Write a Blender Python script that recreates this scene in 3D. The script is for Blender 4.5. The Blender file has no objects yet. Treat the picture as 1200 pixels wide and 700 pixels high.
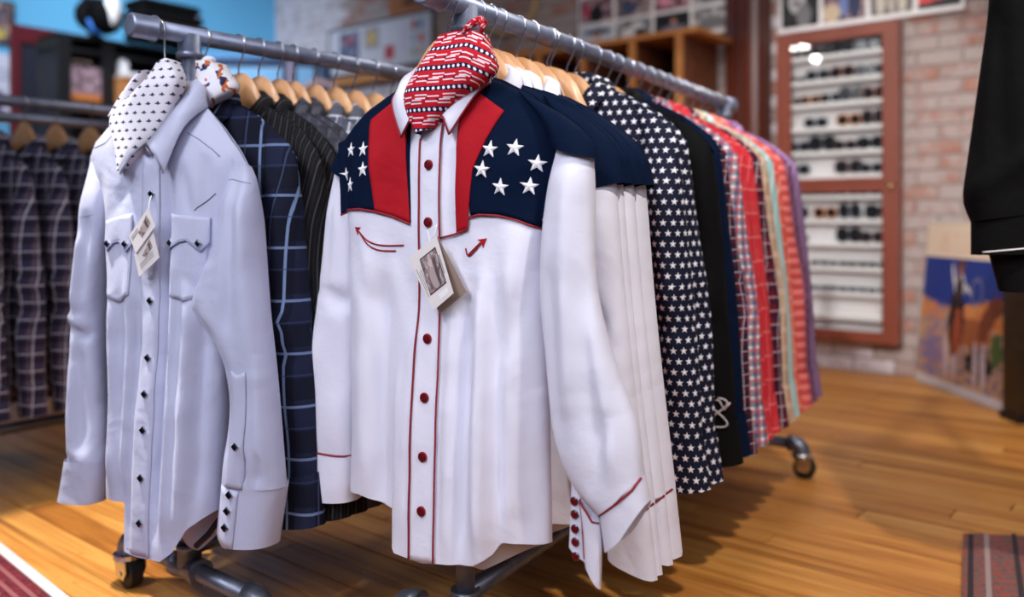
import bpy, bmesh, math, random
from mathutils import Vector, Matrix, noise
from mathutils.bvhtree import BVHTree
random.seed(7)
PI = math.pi
sc = bpy.context.scene
COL = sc.collection

# ------------------------------------------------------------------ camera, world, lights
CH = 0.825                                   # eye height
cam = bpy.data.cameras.new('camera'); cam_o = bpy.data.objects.new('camera', cam); COL.objects.link(cam_o)
cam_o.location = (0, 0, CH); cam_o.rotation_euler = (PI/2, 0, 0)
cam.lens = 30; cam.sensor_width = 36; cam.shift_y = -95/1200
cam.dof.use_dof = True; cam.dof.focus_distance = 1.47; cam.dof.aperture_fstop = 1.5
sc.camera = cam_o

def lin(r, g, b):
    f = lambda c: (c/255/12.92) if c/255 <= .04045 else ((c/255+.055)/1.055)**2.4
    return (f(r), f(g), f(b))

w = bpy.data.worlds.new('world'); sc.world = w; w.use_nodes = True
w.node_tree.nodes['Background'].inputs[0].default_value = (*lin(196, 198, 222), 1)
w.node_tree.nodes['Background'].inputs[1].default_value = 0.09

def area(name, loc, target, size, power, col, size_y=None, spread=180):
    l = bpy.data.lights.new(name, 'AREA'); l.energy = power; l.color = col; l.size = size; l.spread = math.radians(spread)
    if size_y: l.shape = 'RECTANGLE'; l.size_y = size_y
    o = bpy.data.objects.new(name, l); COL.objects.link(o); o.location = loc
    o.rotation_euler = (Vector(target)-Vector(loc)).to_track_quat('-Z', 'Y').to_euler()
    return o
def spot(name, loc, target, power, col, angle=70, blend=.5, radius=.05):
    l = bpy.data.lights.new(name, 'SPOT'); l.energy = power; l.color = col
    l.spot_size = math.radians(angle); l.spot_blend = blend; l.shadow_soft_size = radius
    o = bpy.data.objects.new(name, l); COL.objects.link(o); o.location = loc
    o.rotation_euler = (Vector(target)-Vector(loc)).to_track_quat('-Z', 'Y').to_euler()
    return o
area('soft_key_light', (-1.7, -1.1, 2.9), (-.05, 1.6, .75), 1.4, 6.6, (.80, .84, 1.0), None, 54)  # soft cool key added at upper front left, no window modelled
area('shop_light', (.8, 3.2, 3.1), (1.3, 3.4, 0), 1.8, 28, (1.0, .93, .86))
area('back_left_light', (-2.6, 4.6, 3.1), (-2.6, 6.8, 1.7), 1.8, 22, (.82, .90, 1.0), None, 75)
spot('track_spot_a', (-1.5, .6, 2.9), (.25, 1.75, .3), 45, (1, .95, .88), 55)
spot('track_spot_b', (-1.9, -.5, 2.9), (-.62, 1.65, .75), 60, (.96, .95, 1), 28)
spot('cabinet_fill_spot', (-.6, .5, 2.3), (1.76, 4.5, 1.0), 330, (1, .95, .9), 27)  # spot added in mid-room to brighten the cabinet shelves
spot('track_spot_d', (-1.55, 1.75, 3.0), (-.86, 2.0, 0), 430, (1, .93, .84), 26, .3, .04)
spot('track_spot_c', (.9, .3, 3.0), (1.2, 3.0, 0), 190, (1, .92, .82), 70)
area('front_fill_light', (.9, -2.2, 3.0), (.9, 3.3, .8), 2.6, 48, (.98, .95, 1.0), 2.0)  # added fill from behind the camera, not an actual window
sc.view_settings.view_transform = 'Standard'; sc.view_settings.look = 'None'
sc.view_settings.gamma = 1; sc.view_settings.use_curve_mapping = False
sc.view_settings.exposure = 0.3

# ------------------------------------------------------------------ node expression helper
class V:
    def __init__(s, nt, x): s.nt, s.x = nt, x
    def op(s, op, *o):
        n = s.nt.nodes.new('ShaderNodeMath'); n.operation = op
        for i, a in enumerate((s,)+o):
            a = a.x if isinstance(a, V) else a
            if isinstance(a, (int, float)): n.inputs[i].default_value = a
            else: s.nt.links.new(a, n.inputs[i])
        return V(s.nt, n.outputs[0])
    def __add__(s, o): return s.op('ADD', o)
    __radd__ = __add__
    def __sub__(s, o): return s.op('SUBTRACT', o)
    def __rsub__(s, o): return (s*-1)+o
    def __mul__(s, o): return s.op('MULTIPLY', o)
    __rmul__ = __mul__
    def __truediv__(s, o): return s.op('DIVIDE', o)
    def lt(s, o): return s.op('LESS_THAN', o)
    def gt(s, o): return s.op('GREATER_THAN', o)
    def fr(s): return s.op('FRACT')
    def fl(s): return s.op('FLOOR')
    def ab(s): return s.op('ABSOLUTE')
    def mod(s, o): return s.op('FLOORED_MODULO', o)
    def mx(s, o): return s.op('MAXIMUM', o)
    def mn(s, o): return s.op('MINIMUM', o)
    def sin(s): return s.op('SINE')
    def cos(s): return s.op('COSINE')
    def sqrt(s): return s.op('SQRT')

class Mat:
    def __init__(s, name, rough=.6, metal=0, spec=.5):
        s.m = bpy.data.materials.new(name); s.m.use_nodes = True; s.nt = s.m.node_tree
        s.b = s.nt.nodes['Principled BSDF']
        s.b.inputs['Roughness'].default_value = rough; s.b.inputs['Metallic'].default_value = metal
        s.b.inputs['Specular IOR Level'].default_value = spec
    def coord(s, kind='UV'):
        tc = s.nt.nodes.new('ShaderNodeTexCoord'); return tc.outputs[kind]
    def xyz(s, kind='UV'):
        sp = s.nt.nodes.new('ShaderNodeSeparateXYZ'); s.nt.links.new(s.coord(kind), sp.inputs[0])
        return [V(s.nt, o) for o in sp.outputs]
    def vec(s, x, y, z=0):
        c = s.nt.nodes.new('ShaderNodeCombineXYZ')
        for i, a in enumerate((x, y, z)):
            if isinstance(a, V): s.nt.links.new(a.x, c.inputs[i])
            else: c.inputs[i].default_value = a
        return c.outputs[0]
    def noise(s, vec, scale, detail=3, rough=.55, out='Fac', dist=0):
        n = s.nt.nodes.new('ShaderNodeTexNoise'); s.nt.links.new(vec, n.inputs['Vector'])
        n.inputs['Scale'].default_value = scale; n.inputs['Detail'].default_value = detail
        n.inputs['Roughness'].default_value = rough; n.inputs['Distortion'].default_value = dist
        return V(s.nt, n.outputs[0]) if out == 'Fac' else n.outputs[1]
    def rand(s):
        n = s.nt.nodes.new('ShaderNodeObjectInfo'); return V(s.nt, n.outputs['Random'])
    def mix(s, a, b, f):
        n = s.nt.nodes.new('ShaderNodeMix'); n.data_type = 'RGBA'; n.clamp_factor = True
        for k, v in ((6, a), (7, b)):
            if isinstance(v, tuple): n.inputs[k].default_value = (*v, 1)
            else: s.nt.links.new(v, n.inputs[k])
        if isinstance(f, V): s.nt.links.new(f.x, n.inputs[0])
        else: n.inputs[0].default_value = f
        return n.outputs[2]
    def ramp(s, f, stops):
        n = s.nt.nodes.new('ShaderNodeValToRGB'); s.nt.links.new(f.x, n.inputs[0])
        e = n.color_ramp.elements
        while len(e) < len(stops): e.new(.5)
        for el, (p, c) in zip(e, stops): el.position = p; el.color = (*c, 1)
        return n.outputs[0]
    def col(s, c):
        if isinstance(c, tuple): s.b.inputs['Base Color'].default_value = (*c, 1)
        else: s.nt.links.new(c, s.b.inputs['Base Color'])
        return s
    def rough(s, v): s.nt.links.new(v.x, s.b.inputs['Roughness']); return s
    def bump(s, h, strength=.3, dist=.01):
        n = s.nt.nodes.new('ShaderNodeBump'); n.inputs['Strength'].default_value = strength
        n.inputs['Distance'].default_value = dist; s.nt.links.new(h.x, n.inputs['Height'])
        s.nt.links.new(n.outputs[0], s.b.inputs['Normal']); return s
    def weave(s, strength=.25, scale=14):
        u = s.coord('UV'); s.bump(s.noise(u, scale, 4, .6)*.6+s.noise(u, 5.5, 2, .5, dist=1.2)*1.1, strength, .03); return s

def solid(name, c, rough=.6, metal=0, spec=.5): return Mat(name, rough, metal, spec).col(c).m
def cloth(name, c, rough=.8, wv=.25, spec=.25):
    m = Mat(name, rough, 0, spec); m.col(c).weave(wv); return m.m

def plaid(name, base, stripes, rough=.85, scale=1.0, rot=0.0):
    """stripes: (axis, period, offset, width_fraction, colour, strength)"""
    m = Mat(name, rough, 0, .2); u, v, _ = m.xyz()
    if rot:
        c, s_ = math.cos(rot), math.sin(rot); u, v = u*c - v*s_, u*s_ + v*c
    col = base
    for ax, per, off, wd, cc, st in stripes:
        x = (u if ax == 'u' else v)
        mask = ((x/(per*scale))+off).fr().lt(wd)*st
        col = m.mix(col, cc, mask)
    m.col(col).weave(.2); return m.m

def star_mask(m, x, y, R, k=.40):
    a = x.op('ARCTAN2', y); r = (x*x+y*y).sqrt()
    af = ((a+PI/5).mod(2*PI/5)-PI/5).ab()
    qx, qy = r*af.cos(), r*af.sin()
    ex, ey = R*k*math.cos(PI/5)-R, R*k*math.sin(PI/5)
    return ((qx-R)*ey - qy*ex).lt(0)
def star_cloth(name):
    m = Mat(name, .8, 0, .25); u, v, _ = m.xyz()
    p = .021; row = (v/p).fl(); y = ((v/p).fr()-.5)*p
    x = (((u/p)+(row*.5)+.0).fr()-.5)*p
    k = star_mask(m, x, y, .0078)
    m.col(m.mix(lin(11, 16, 42), lin(232, 232, 240), k)).weave(.2); return m.m

def flag_cloth(name):
    m = Mat(name, .75, 0, .2); u, v, _ = m.xyz()
    P = .034; t = (v+.098)/P; row = (t+.5).fl(); y = ((t+.5).fr()-.5)*P          # y=0 on the navy band
    navy = y.ab().lt(.0040)
    dx = ((u/.0098).fr()-.5)*.0098
    dot = ((dx*dx+y*y).sqrt()).lt(.0027)
    yc = ((t).fr()-.5)*P
    cell = .052; cx = ((u/cell+row*.37).fr()-.5)*cell
    right = cx.gt(0); yy = yc + right*.0026 - .0013
    stripe = (((yy/.0054)+.22).fr()).lt(.44)*yy.ab().lt(.0092)
    gap = cx.ab().lt(cell*.43)
    dia = (cx.ab()+yc.ab()).lt(.0040)
    c = m.mix(lin(196, 22, 40), lin(240, 225, 232), stripe*gap)
    c = m.mix(c, lin(22, 24, 60), dia)
    c = m.mix(c, lin(20, 26, 64), navy); c = m.mix(c, lin(240, 240, 246), dot)
    m.col(c).weave(.15); return m.m
def mark_cloth(name):
    m = Mat(name, .75, 0, .25); u, v, _ = m.xyz()
    p, q = .021, .0165; t = v/q; row = t.fl(); y = (t.fr()-.5)*q
    x = ((u/p+row*.5).fr()-.5)*p
    e1 = ((x*x)/(.0062**2)+((y+.0006)*(y+.0006))/(.0016**2)).lt(1)
    e2 = ((x-.0008)*(x-.0008)/(.0024**2)+(y*y)/(.0036**2)).lt(1)
    m.col(m.mix(lin(232, 230, 242), lin(52, 56, 84), e1.mx(e2))).weave(.15); return m.m
def floral_cloth(name):
    m = Mat(name, .75, 0, .25); uv = m.coord('UV')
    n = m.noise(uv, 34, 2); n2 = m.noise(uv, 55, 1)
    c = m.mix(lin(232, 232, 240), lin(52, 66, 120), n.gt(.60))
    c = m.mix(c, lin(196, 100, 40), n2.gt(.60)); c = m.mix(c, lin(40, 32, 48), n.gt(.66))
    m.col(c); return m.m

# ------------------------------------------------------------------ materials
M = {}
def wood_mat(name, c1, c2, rough=.35, coat=.0, stretch=(2, 30, 30)):
    m = Mat(name, rough); x, y, z = m.xyz('Object'); r = m.rand()
    v = m.vec(x*stretch[0]+r*37, y*stretch[1]+r*11, z*stretch[2])
    n = m.noise(v, 1.0, 5, .6, dist=.6)
    col = m.ramp(n, [(.25, c1), (.75, c2)])
    m.col(col); m.b.inputs['Coat Weight'].default_value = coat; m.b.inputs['Coat Roughness'].default_value = .25
    return m.m
def plank_mat():
    m = Mat('floor_plank_wood', .34, 0, .3); x, y, z = m.xyz('Object'); r = m.rand()
    v = m.vec(x*1.6+r*57, y*26+r*13, z)
    n = m.noise(v, 1.0, 5, .62, dist=.8)
    v2 = m.vec(x*.5+r*91, y*60, z); n2 = m.noise(v2, 1.0, 3, .7)
    c = m.ramp(n*.85+r*.26-.05, [(.2, lin(136, 82, 34)), (.42, lin(190, 122, 54)), (.62, lin(216, 154, 78)), (.85, lin(232, 178, 100))])
    c = m.mix(c, lin(84, 50, 26), (n2-.55)*4.4)
    kn = m.noise(m.vec(x*7+r*33, y*15, z), 1.0, 2, .5)
    c = m.mix(c, lin(70, 42, 24), (kn-.72)*6)
    m.col(c); m.rough(n*.25+.30); m.b.inputs['Coat Weight'].default_value = .06
    return m.m
M['plank'] = plank_mat()
M['subfloor'] = solid('subfloor_dark', lin(46, 28, 16), .8)
def brick_mat():
    m = Mat('whitewashed_brick', .85); r = m.rand(); o = m.coord('Object')
    x, y, z = m.xyz('Object'); v = m.vec(x+r*13, y+r*7, z+r*5)
    g = m.xyz('Object')
    n = m.noise(v, 14, 5, .65); n2 = m.noise(v, 45, 3, .6)
    base = m.mix(lin(168, 118, 104), lin(142, 94, 80), r)
    wash = m.mix(lin(184, 170, 168), lin(154, 140, 136), n2)
    c = m.mix(base, wash, ((n+r*.4)-.47)*4.2)
    m.col(c).bump(n2, .4, .01); return m.m
M['brick'] = brick_mat()
def bricks_world():
    m = Mat('whitewashed_brick_far', .85); v = m.coord('Object')
    n = m.noise(v, 9, 5, .65); n2 = m.noise(v, 40, 3, .6)
    c = m.mix(lin(150, 104, 96), lin(222, 216, 224), (n-.30)*5)
    c = m.mix(c, lin(196, 190, 200), n2*.5); m.col(c).bump(n2, .4, .01); return m.m
M['brick_far'] = bricks_world()
M['mortar'] = solid('mortar', lin(150, 138, 134), .95)
def pipe_mat(name, c1, c2, rough=.42, metal=.75):
    m = Mat(name, rough, metal); o = m.coord('Object'); n = m.noise(o, 40, 4, .6)
    m.col(m.mix(c1, c2, n)); m.rough(n*.3+rough-.15); return m.m
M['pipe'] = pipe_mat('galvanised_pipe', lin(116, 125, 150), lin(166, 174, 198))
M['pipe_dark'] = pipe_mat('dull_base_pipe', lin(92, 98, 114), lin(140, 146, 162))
M['chrome'] = solid('chrome_wire', lin(205, 208, 216), .18, 1)
M['rubber'] = solid('black_rubber', lin(16, 16, 18), .6)
M['hanger'] = wood_mat('pale_hanger_wood', lin(200, 142, 94), lin(226, 178, 130), .4, .2, (30, 30, 6))
M['white'] = cloth('white_cotton', lin(226, 226, 242), .7, .18)
M['white_hanger_side'] = M['white']
M['navy'] = cloth('navy_cotton', lin(3, 19, 45), .85, .2, .1)
M['red'] = cloth('red_cotton', lin(168, 10, 28), .8, .2)
M['piping'] = solid('dark_red_piping', lin(142, 14, 34), .6)
M['grey_facing'] = solid('shirt_inside_grey', lin(196, 194, 206), .8)
M['snap_red'] = solid('dark_red_pearl_snap', lin(96, 12, 22), .25)
M['snap_black'] = solid('black_snap', lin(10, 10, 14), .15)
M['embroidery'] = cloth('white_embroidery', lin(240, 240, 246), .6, .1)
M['flag'] = flag_cloth('red_flag_print'); M['marks'] = mark_cloth('white_print_with_dark_marks'); M['floral'] = floral_cloth('white_floral_print')
M['star'] = star_cloth('navy_star_print')
def satin(name, c, c2):
    m = Mat(name, .5, 0, .4); u, v, _ = m.xyz()
    k = ((u/.0035).fr()-.5).ab()*1.2
    m.col(m.mix(c, c2, k)); m.weave(.25, 10); m.b.inputs['Sheen Weight'].default_value = .15; return m.m
M['lavender'] = satin('pale_blue_satin_stripe', lin(184, 188, 216), lin(196, 200, 224))
M['dark_facing'] = solid('dark_hem_facing', lin(26, 26, 40), .8)
W = lin
M['navy_plaid'] = plaid('navy_windowpane_plaid', W(18, 22, 42), [('u', .10, .1, .42, W(30, 36, 62), .8), ('v', .10, .2, .42, W(12, 14, 28), .7), ('u', .10, .3, .055, W(128, 150, 190), .85), ('v', .10, .35, .05, W(120, 140, 178), .8), ('u', .10, .62, .03, W(70, 84, 122), .6), ('v', .10, .75, .03, W(52, 64, 96), .6)])
M['pinstripe'] = plaid('black_pinstripe', W(20, 19, 22), [('u', .016, .1, .12, W(88, 84, 86), .7), ('u', .016, .55, .07, W(58, 55, 58), .5)])
def heather(name, c1, c2):
    m = Mat(name, .85, 0, .2); u = m.coord('UV'); m.col(m.mix(c1, c2, m.noise(u, 160, 2))).weave(.2); return m.m
M['heather'] = plaid('charcoal_heather', W(66, 66, 76), [('u', .03, .1, .3, W(92, 92, 104), .6), ('v', .03, .2, .3, W(50, 50, 58), .6)])
M['grey_plaid'] = plaid('grey_white_plaid', W(112, 114, 126), [('u', .04, .1, .45, W(70, 74, 88), .7), ('v', .04, .1, .45, W(72, 76, 92), .6), ('u', .04, .62, .12, W(214, 216, 226), .8), ('v', .04, .66, .12, W(210, 212, 224), .8)])
M['dark_plaid'] = plaid('dark_tartan', W(62, 62, 92), [('u', .05, .0, .5, W(108, 86, 98), .75), ('v', .05, .1, .45, W(44, 38, 56), .65), ('v', .05, .62, .2, W(66, 50, 60), .7), ('u', .05, .62, .07, W(206, 212, 232), .9), ('v', .05, .55, .065, W(200, 206, 228), .9), ('u', .05, .86, .05, W(120, 130, 160), .6), ('v', .05, .9, .07, W(10, 10, 16), .8)])
M['check'] = plaid('red_white_blue_check', W(226, 226, 232), [('u', .024, .0, .5, W(52, 70, 118), .75), ('v', .024, .0, .45, W(40, 58, 104), .65), ('v', .024, .55, .25, W(190, 62, 66), .75), ('u', .024, .6, .2, W(192, 70, 74), .6)])
M['dark_check'] = plaid('dark_red_navy_check', W(26, 28, 52), [('u', .026, .0, .4, W(110, 28, 40), .7), ('v', .026, .2, .4, W(96, 24, 38), .6), ('u', .026, .75, .07, W(206, 206, 220), .8), ('v', .026, .8, .07, W(200, 200, 214), .8)])
M['coral'] = plaid('coral_plaid', W(206, 62, 68), [('u', .06, .0, .4, W(196, 34, 48), .7), ('v', .06, .2, .4, W(200, 40, 54), .6), ('v', .06, .75, .06, W(236, 160, 158), .45), ('u', .06, .8, .05, W(236, 150, 150), .4)])
M['burgundy'] = plaid('burgundy_plaid', W(104, 22, 42), [('u', .035, .0, .4, W(40, 18, 40), .8), ('v', .035, .3, .4, W(44, 22, 44), .7), ('u', .035, .7, .08, W(214, 196, 206), .7), ('v', .035, .8, .08, W(206, 190, 200), .7)])
M['cream'] = plaid('cream_tan_stripe', W(206, 176, 150), [('u', .03, .1, .3, W(150, 104, 84), .6), ('u', .03, .6, .1, W(90, 130, 130), .7), ('v', .05, .4, .3, W(226, 200, 180), .5)])
M['teal'] = plaid('pale_teal_stripe', W(150, 196, 196), [('u', .02, .1, .3, W(220, 232, 230), .7)])
M['orange'] = plaid('salmon_plaid', W(232, 108, 88), [('u', .05, .0, .35, W(214, 74, 66), .7), ('v', .05, .2, .35, W(214, 80, 70), .6), ('u', .05, .7, .12, W(232, 200, 170), .6), ('v', .05, .8, .1, W(230, 190, 170), .6)])
M['mauve'] = plaid('mauve_plaid', W(128, 78, 108), [('u', .03, .0, .4, W(86, 56, 88), .7), ('v', .03, .2, .4, W(90, 62, 96), .6), ('u', .03, .7, .1, W(190, 160, 190), .6)])
M['purple'] = plaid('purple_gingham', W(170, 136, 178), [('u', .012, .0, .5, W(112, 82, 128), .7), ('v', .012, .0, .5, W(112, 82, 128), .6)])
M['multi'] = plaid('coral_white_stripe', W(226, 92, 88), [('v', .03, .1, .3, W(232, 176, 168), .5), ('v', .03, .55, .15, W(90, 60, 70), .7)])
M['black'] = cloth('black_cloth', lin(7, 7, 9), .85, .2, .15)
M['scroll'] = solid('pale_scroll_stitch', lin(190, 180, 186), .7)
M['darkwood'] = wood_mat('red_brown_gloss_wood', lin(66, 27, 17), lin(98, 44, 28), .28, .4, (8, 8, 1.2))
M['cabwood'] = wood_mat('cabinet_red_brown_wood', lin(116, 54, 38), lin(136, 68, 50), .4, .2, (8, 8, 1.5))
M['pine'] = wood_mat('orange_pine', lin(170, 104, 52), lin(204, 140, 78), .5, 0, (2, 10, 10))
M['white_paint'] = solid('white_paint', lin(240, 238, 240), .5)
M['cab_inside'] = solid('cabinet_back_panel', lin(232, 228, 230), .7)
M['blue'] = solid('sky_blue_wall_paint', lin(104, 186, 232), .8)
M['blue_wood'] = solid('blue_painted_wood', lin(88, 142, 196), .6)
M['blue_dark'] = solid('dark_blue_frame_paint', lin(30, 44, 78), .7)  # dark blue of the door frames around the pale panels
M['blackwood'] = solid('black_painted_wood', lin(10, 11, 16), .5)
M['maroon'] = solid('maroon_paint', lin(98, 22, 34), .5)
M['brass'] = solid('brass', lin(226, 200, 150), .25, 1)
M['card'] = solid('cream_card', lin(226, 220, 220), .8)
M['kraft'] = solid('tan_card_back', lin(150, 130, 118), .8)
M['cardboard'] = solid('cardboard', lin(176, 116, 62), .8)
M['lens'] = solid('dark_lens', lin(26, 28, 34), .08, 0, .8)
def glass_mat():
    m = bpy.data.materials.new('cabinet_glass'); m.use_nodes = True; nt = m.node_tree; nt.nodes.clear()
    o = nt.nodes.new('ShaderNodeOutputMaterial'); mx = nt.nodes.new('ShaderNodeMixShader')
    t = nt.nodes.new('ShaderNodeBsdfTransparent'); t.inputs[0].default_value = (.97, .98, .98, 1)
    g = nt.nodes.new('ShaderNodeBsdfGlossy'); g.inputs['Roughness'].default_value = .01
    f = nt.nodes.new('ShaderNodeLayerWeight'); f.inputs[0].default_value = .5
    p = V(nt, f.outputs['Facing']); p = (p*p*p*p)*.7+.045
    nt.links.new(p.x, mx.inputs[0]); nt.links.new(t.outputs[0], mx.inputs[1]); nt.links.new(g.outputs[0], mx.inputs[2])
    nt.links.new(mx.outputs[0], o.inputs[0]); return m
M['glass'] = glass_mat()
def emit(name, c, s):
    m = Mat(name); m.col((0, 0, 0)); m.b.inputs['Emission Color'].default_value = (*c, 1); m.b.inputs['Emission Strength'].default_value = s; return m.m
M['bulb'] = emit('lit_bulb', (1, .96, .9), 60)
def photo_mat(name, seed, bg, fig, hi, bw=True, shapes=()):
    """a printed photograph: mottled ground with soft-edged figure shapes (x, y, rx, ry, colour) in uv 0..1"""
    m = Mat(name, .35); u, v, _ = m.xyz(); vec = m.vec(u+seed*3.1, v+seed*1.7)
    n = m.noise(vec, 4.5, 4, .6)
    c = m.ramp(n, [(.38, bg), (.52, fig), (.66, hi)])
    for (x, y, rx, ry, cc) in shapes:
        n2 = (m.noise(vec, 9, 2)-.5)*.7
        d = ((u-x)*(u-x)/(rx*rx)+(v-y)*(v-y)/(ry*ry))+n2
        c = m.mix(c, cc, d.lt(1))
    m.col(c); return m.m

# ------------------------------------------------------------------ mesh helpers
def link(name, me, mat=None, parent=None):
    o = bpy.data.objects.new(name, me); COL.objects.link(o)
    if mat is not None: me.materials.append(mat)
    if parent is not None: o.parent = parent
    return o
def mesh(name, v, f, mat=None, parent=None, uv=None, smooth=False):
    me = bpy.data.meshes.new(name); me.from_pydata([tuple(p) for p in v], [], f)
    if uv:
        l = me.uv_layers.new(name='UVMap'); flat = [c for face in uv for p in face for c in p]
        l.data.foreach_set('uv', flat)
    if smooth: me.polygons.foreach_set('use_smooth', [True]*len(me.polygons))
    me.update(); return link(name, me, mat, parent)
def empty(name, loc, rz=0, parent=None):
    o = bpy.data.objects.new(name, None); COL.objects.link(o); o.location = loc; o.rotation_euler = (0, 0, rz); o.empty_display_size = .05
    return o
def tag(o, label=None, cat=None, group=None, kind=None):
    if label: o['label'] = label
    if cat: o['category'] = cat
    if group: o['group'] = group
    if kind: o['kind'] = kind
    return o
class MB:
    """collects shapes for one mesh"""
    def __init__(s): s.v, s.f, s.uv = [], [], []
    def box(s, x0, x1, y0, y1, z0, z1, M4=None):
        b = len(s.v)
        for z in (z0, z1):
            for x, y in ((x0, y0), (x1, y0), (x1, y1), (x0, y1)):
                p = Vector((x, y, z)); s.v.append(M4 @ p if M4 else p)
        for q in ((3, 2, 1, 0), (4, 5, 6, 7), (0, 1, 5, 4), (1, 2, 6, 5), (2, 3, 7, 6), (3, 0, 4, 7)):
            s.f.append([b+i for i in q]); s.uv.append([(0, 0), (1, 0), (1, 1), (0, 1)])
        return s
    def tube(s, pts, r, n=10, cap=True):
        pts = [Vector(p) for p in pts]; b = len(s.v); k = len(pts); up = None
        for i, p in enumerate(pts):
            t = (pts[min(i+1, k-1)]-pts[max(i-1, 0)]).normalized()
            if up is None:
                up = Vector((0, 0, 1)) if abs(t.z) < .9 else Vector((1, 0, 0))
            a = t.cross(up); a.normalize(); c = a.cross(t).normalized(); up = c
            rr = r[i] if isinstance(r, (list, tuple)) else r
            for q in range(n):
                th = 2*PI*q/n; s.v.append(p+a*math.cos(th)*rr+c*math.sin(th)*rr)
        for i in range(k-1):
            for q in range(n):
                s.f.append([b+i*n+q, b+i*n+(q+1) % n, b+(i+1)*n+(q+1) % n, b+(i+1)*n+q][::-1]); s.uv.append([(0, 0), (1, 0), (1, 1), (0, 1)])
        if cap:
            s.f.append([b+q for q in range(n)]); s.uv.append([(0, 0)]*n)
            s.f.append([b+(k-1)*n+q for q in range(n)][::-1]); s.uv.append([(0, 0)]*n)
        return s
    def poly(s, pts, depth):
        """extruded polygon; pts 3D, depth Vector"""
        n = len(pts); b = len(s.v); d = Vector(depth)
        s.v += [Vector(p) for p in pts]+[Vector(p)+d for p in pts]
        s.f.append(list(range(b, b+n))); s.f.append(list(range(b+n, b+2*n))[::-1])
        s.uv += [[(0, 0)]*n]*2
        for i in range(n):
            s.f.append([b+i, b+(i+1) % n, b+n+(i+1) % n, b+n+i][::-1]); s.uv.append([(0, 0)]*4)
        return s
    def sphere(s, c, rx, ry=None, rz=None, n=12, m=7):
        ry = ry or rx; rz = rz or rx; b = len(s.v)
        for j in range(m+1):
            ph = PI*j/m
            for i in range(n):
                th = 2*PI*i/n; s.v.append(Vector((c[0]+rx*math.sin(ph)*math.cos(th), c[1]+ry*math.sin(ph)*math.sin(th), c[2]+rz*math.cos(ph))))
        for j in range(m):
            for i in range(n):
                s.f.append([b+j*n+i, b+(j+1)*n+i, b+(j+1)*n+(i+1) % n, b+j*n+(i+1) % n]); s.uv.append([(0, 0)]*4)
        return s
    def build(s, name, mat, parent=None, smooth=False):
        return mesh(name, s.v, s.f, mat, parent, s.uv, smooth)

def copy_tree(o, parent=None):
    c = o.copy(); COL.objects.link(c)
    if parent is not None: c.parent = parent
    for ch in list(o.children): copy_tree(ch, c)
    return c

# ------------------------------------------------------------------ setting frame: back wall runs along A, wall normal N
A = Vector((.776, -.631, 0)).normalized(); N = Vector((-.631, -.776, 0)).normalized(); W0 = Vector((1.83, 4.58, 0))
WROT = math.atan2(A.y, A.x)
def wp(t, d, z): return W0+A*t+N*d+Vector((0, 0, z))
WM = Matrix.Translation(W0) @ Matrix.Rotation(WROT, 4, 'Z')     # local x along wall, local y INTO the wall, so room is -y
def wthing(name, t=0, d=0, z=0):
    return empty(name, wp(t, d, z), WROT)

# floor with its planks
fl = MB().box(-5.6, 2.3, -4.6, .15, -.05, -.006).build('floor', M['subfloor']); fl.matrix_world = WM; tag(fl, kind='structure')
PW = .083; lens = [.9, 1.2, 1.5, 1.8, 2.1, 2.4]; pm = {}
for L in lens:
    b = MB(); c = .0016
    b.v = [Vector(p) for p in ((0, 0, -.006), (L, 0, -.006), (L, PW-.002, -.006), (0, PW-.002, -.006), (c, c, 0), (L-c, c, 0), (L-c, PW-.002-c, 0), (c, PW-.002-c, 0))]
    b.f = [[4, 5, 6, 7], [0, 1, 5, 4], [1, 2, 6, 5], [2, 3, 7, 6], [3, 0, 4, 7]]; b.uv = [[(0, 0)]*4]*5
    o = b.build('plank', M['plank']); pm[L] = o.data; bpy.data.objects.remove(o)
rng = random.Random(3)
for r in range(52):
    y = -(r+1)*PW+.03; t = -5.5-rng.random()*1.6
    while t < 2.1:
        L = rng.choice(lens[1:])
        if t+L > -5.5 and not (r > 30 and t > 1.2):
            o = bpy.data.objects.new('plank', pm[L]); COL.objects.link(o); o.parent = fl
            o.location = (t, y, rng.uniform(-.0008, .0008))
        t += L+.002

# back wall of whitewashed brick
wb_ = MB().box(-5.3, 2.3, .0, .14, 0, 3.2).build('wall_back', M['mortar']); wb_.matrix_world = WM; tag(wb_, kind='structure')
def brick_mesh(L, h, d=.008):
    b = MB(); c = .004
    b.v = [Vector(p) for p in ((0, 0, 0), (L, 0, 0), (L, 0, h), (0, 0, h), (c, -d, c), (L-c, -d, c), (L-c, -d, h-c), (c, -d, h-c))]
    b.f = [[4, 5, 6, 7], [0, 1, 5, 4], [1, 2, 6, 5], [2, 3, 7, 6], [3, 0, 4, 7]]; b.uv = [[(0, 0)]*4]*5
    return b
BL, BH = .212, .076
b0 = brick_mesh(BL-.007, BH-.007).build('brick', M['brick']); bme = b0.data; bpy.data.objects.remove(b0)
rng = random.Random(5); far = MB(); cand = []
for r in range(42):
    z = r*BH+.004; t = -5.3+(BL*.5 if r % 2 else 0)
    while t+BL < 2.3:
        vis = (.22 < t+BL and t < .85 and z < 1.98) or (-5.25 < t+BL < -1.2 and 1.9 < z < 2.75) or (-.95 < t+BL and t < -.6 and 1.2 < z < 2.1)
        near = (wp(t, 0, z)-Vector((0, 0, CH))).length
        cand.append((0 if vis else 1, near, t, z)); t += BL
cand.sort()
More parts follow.
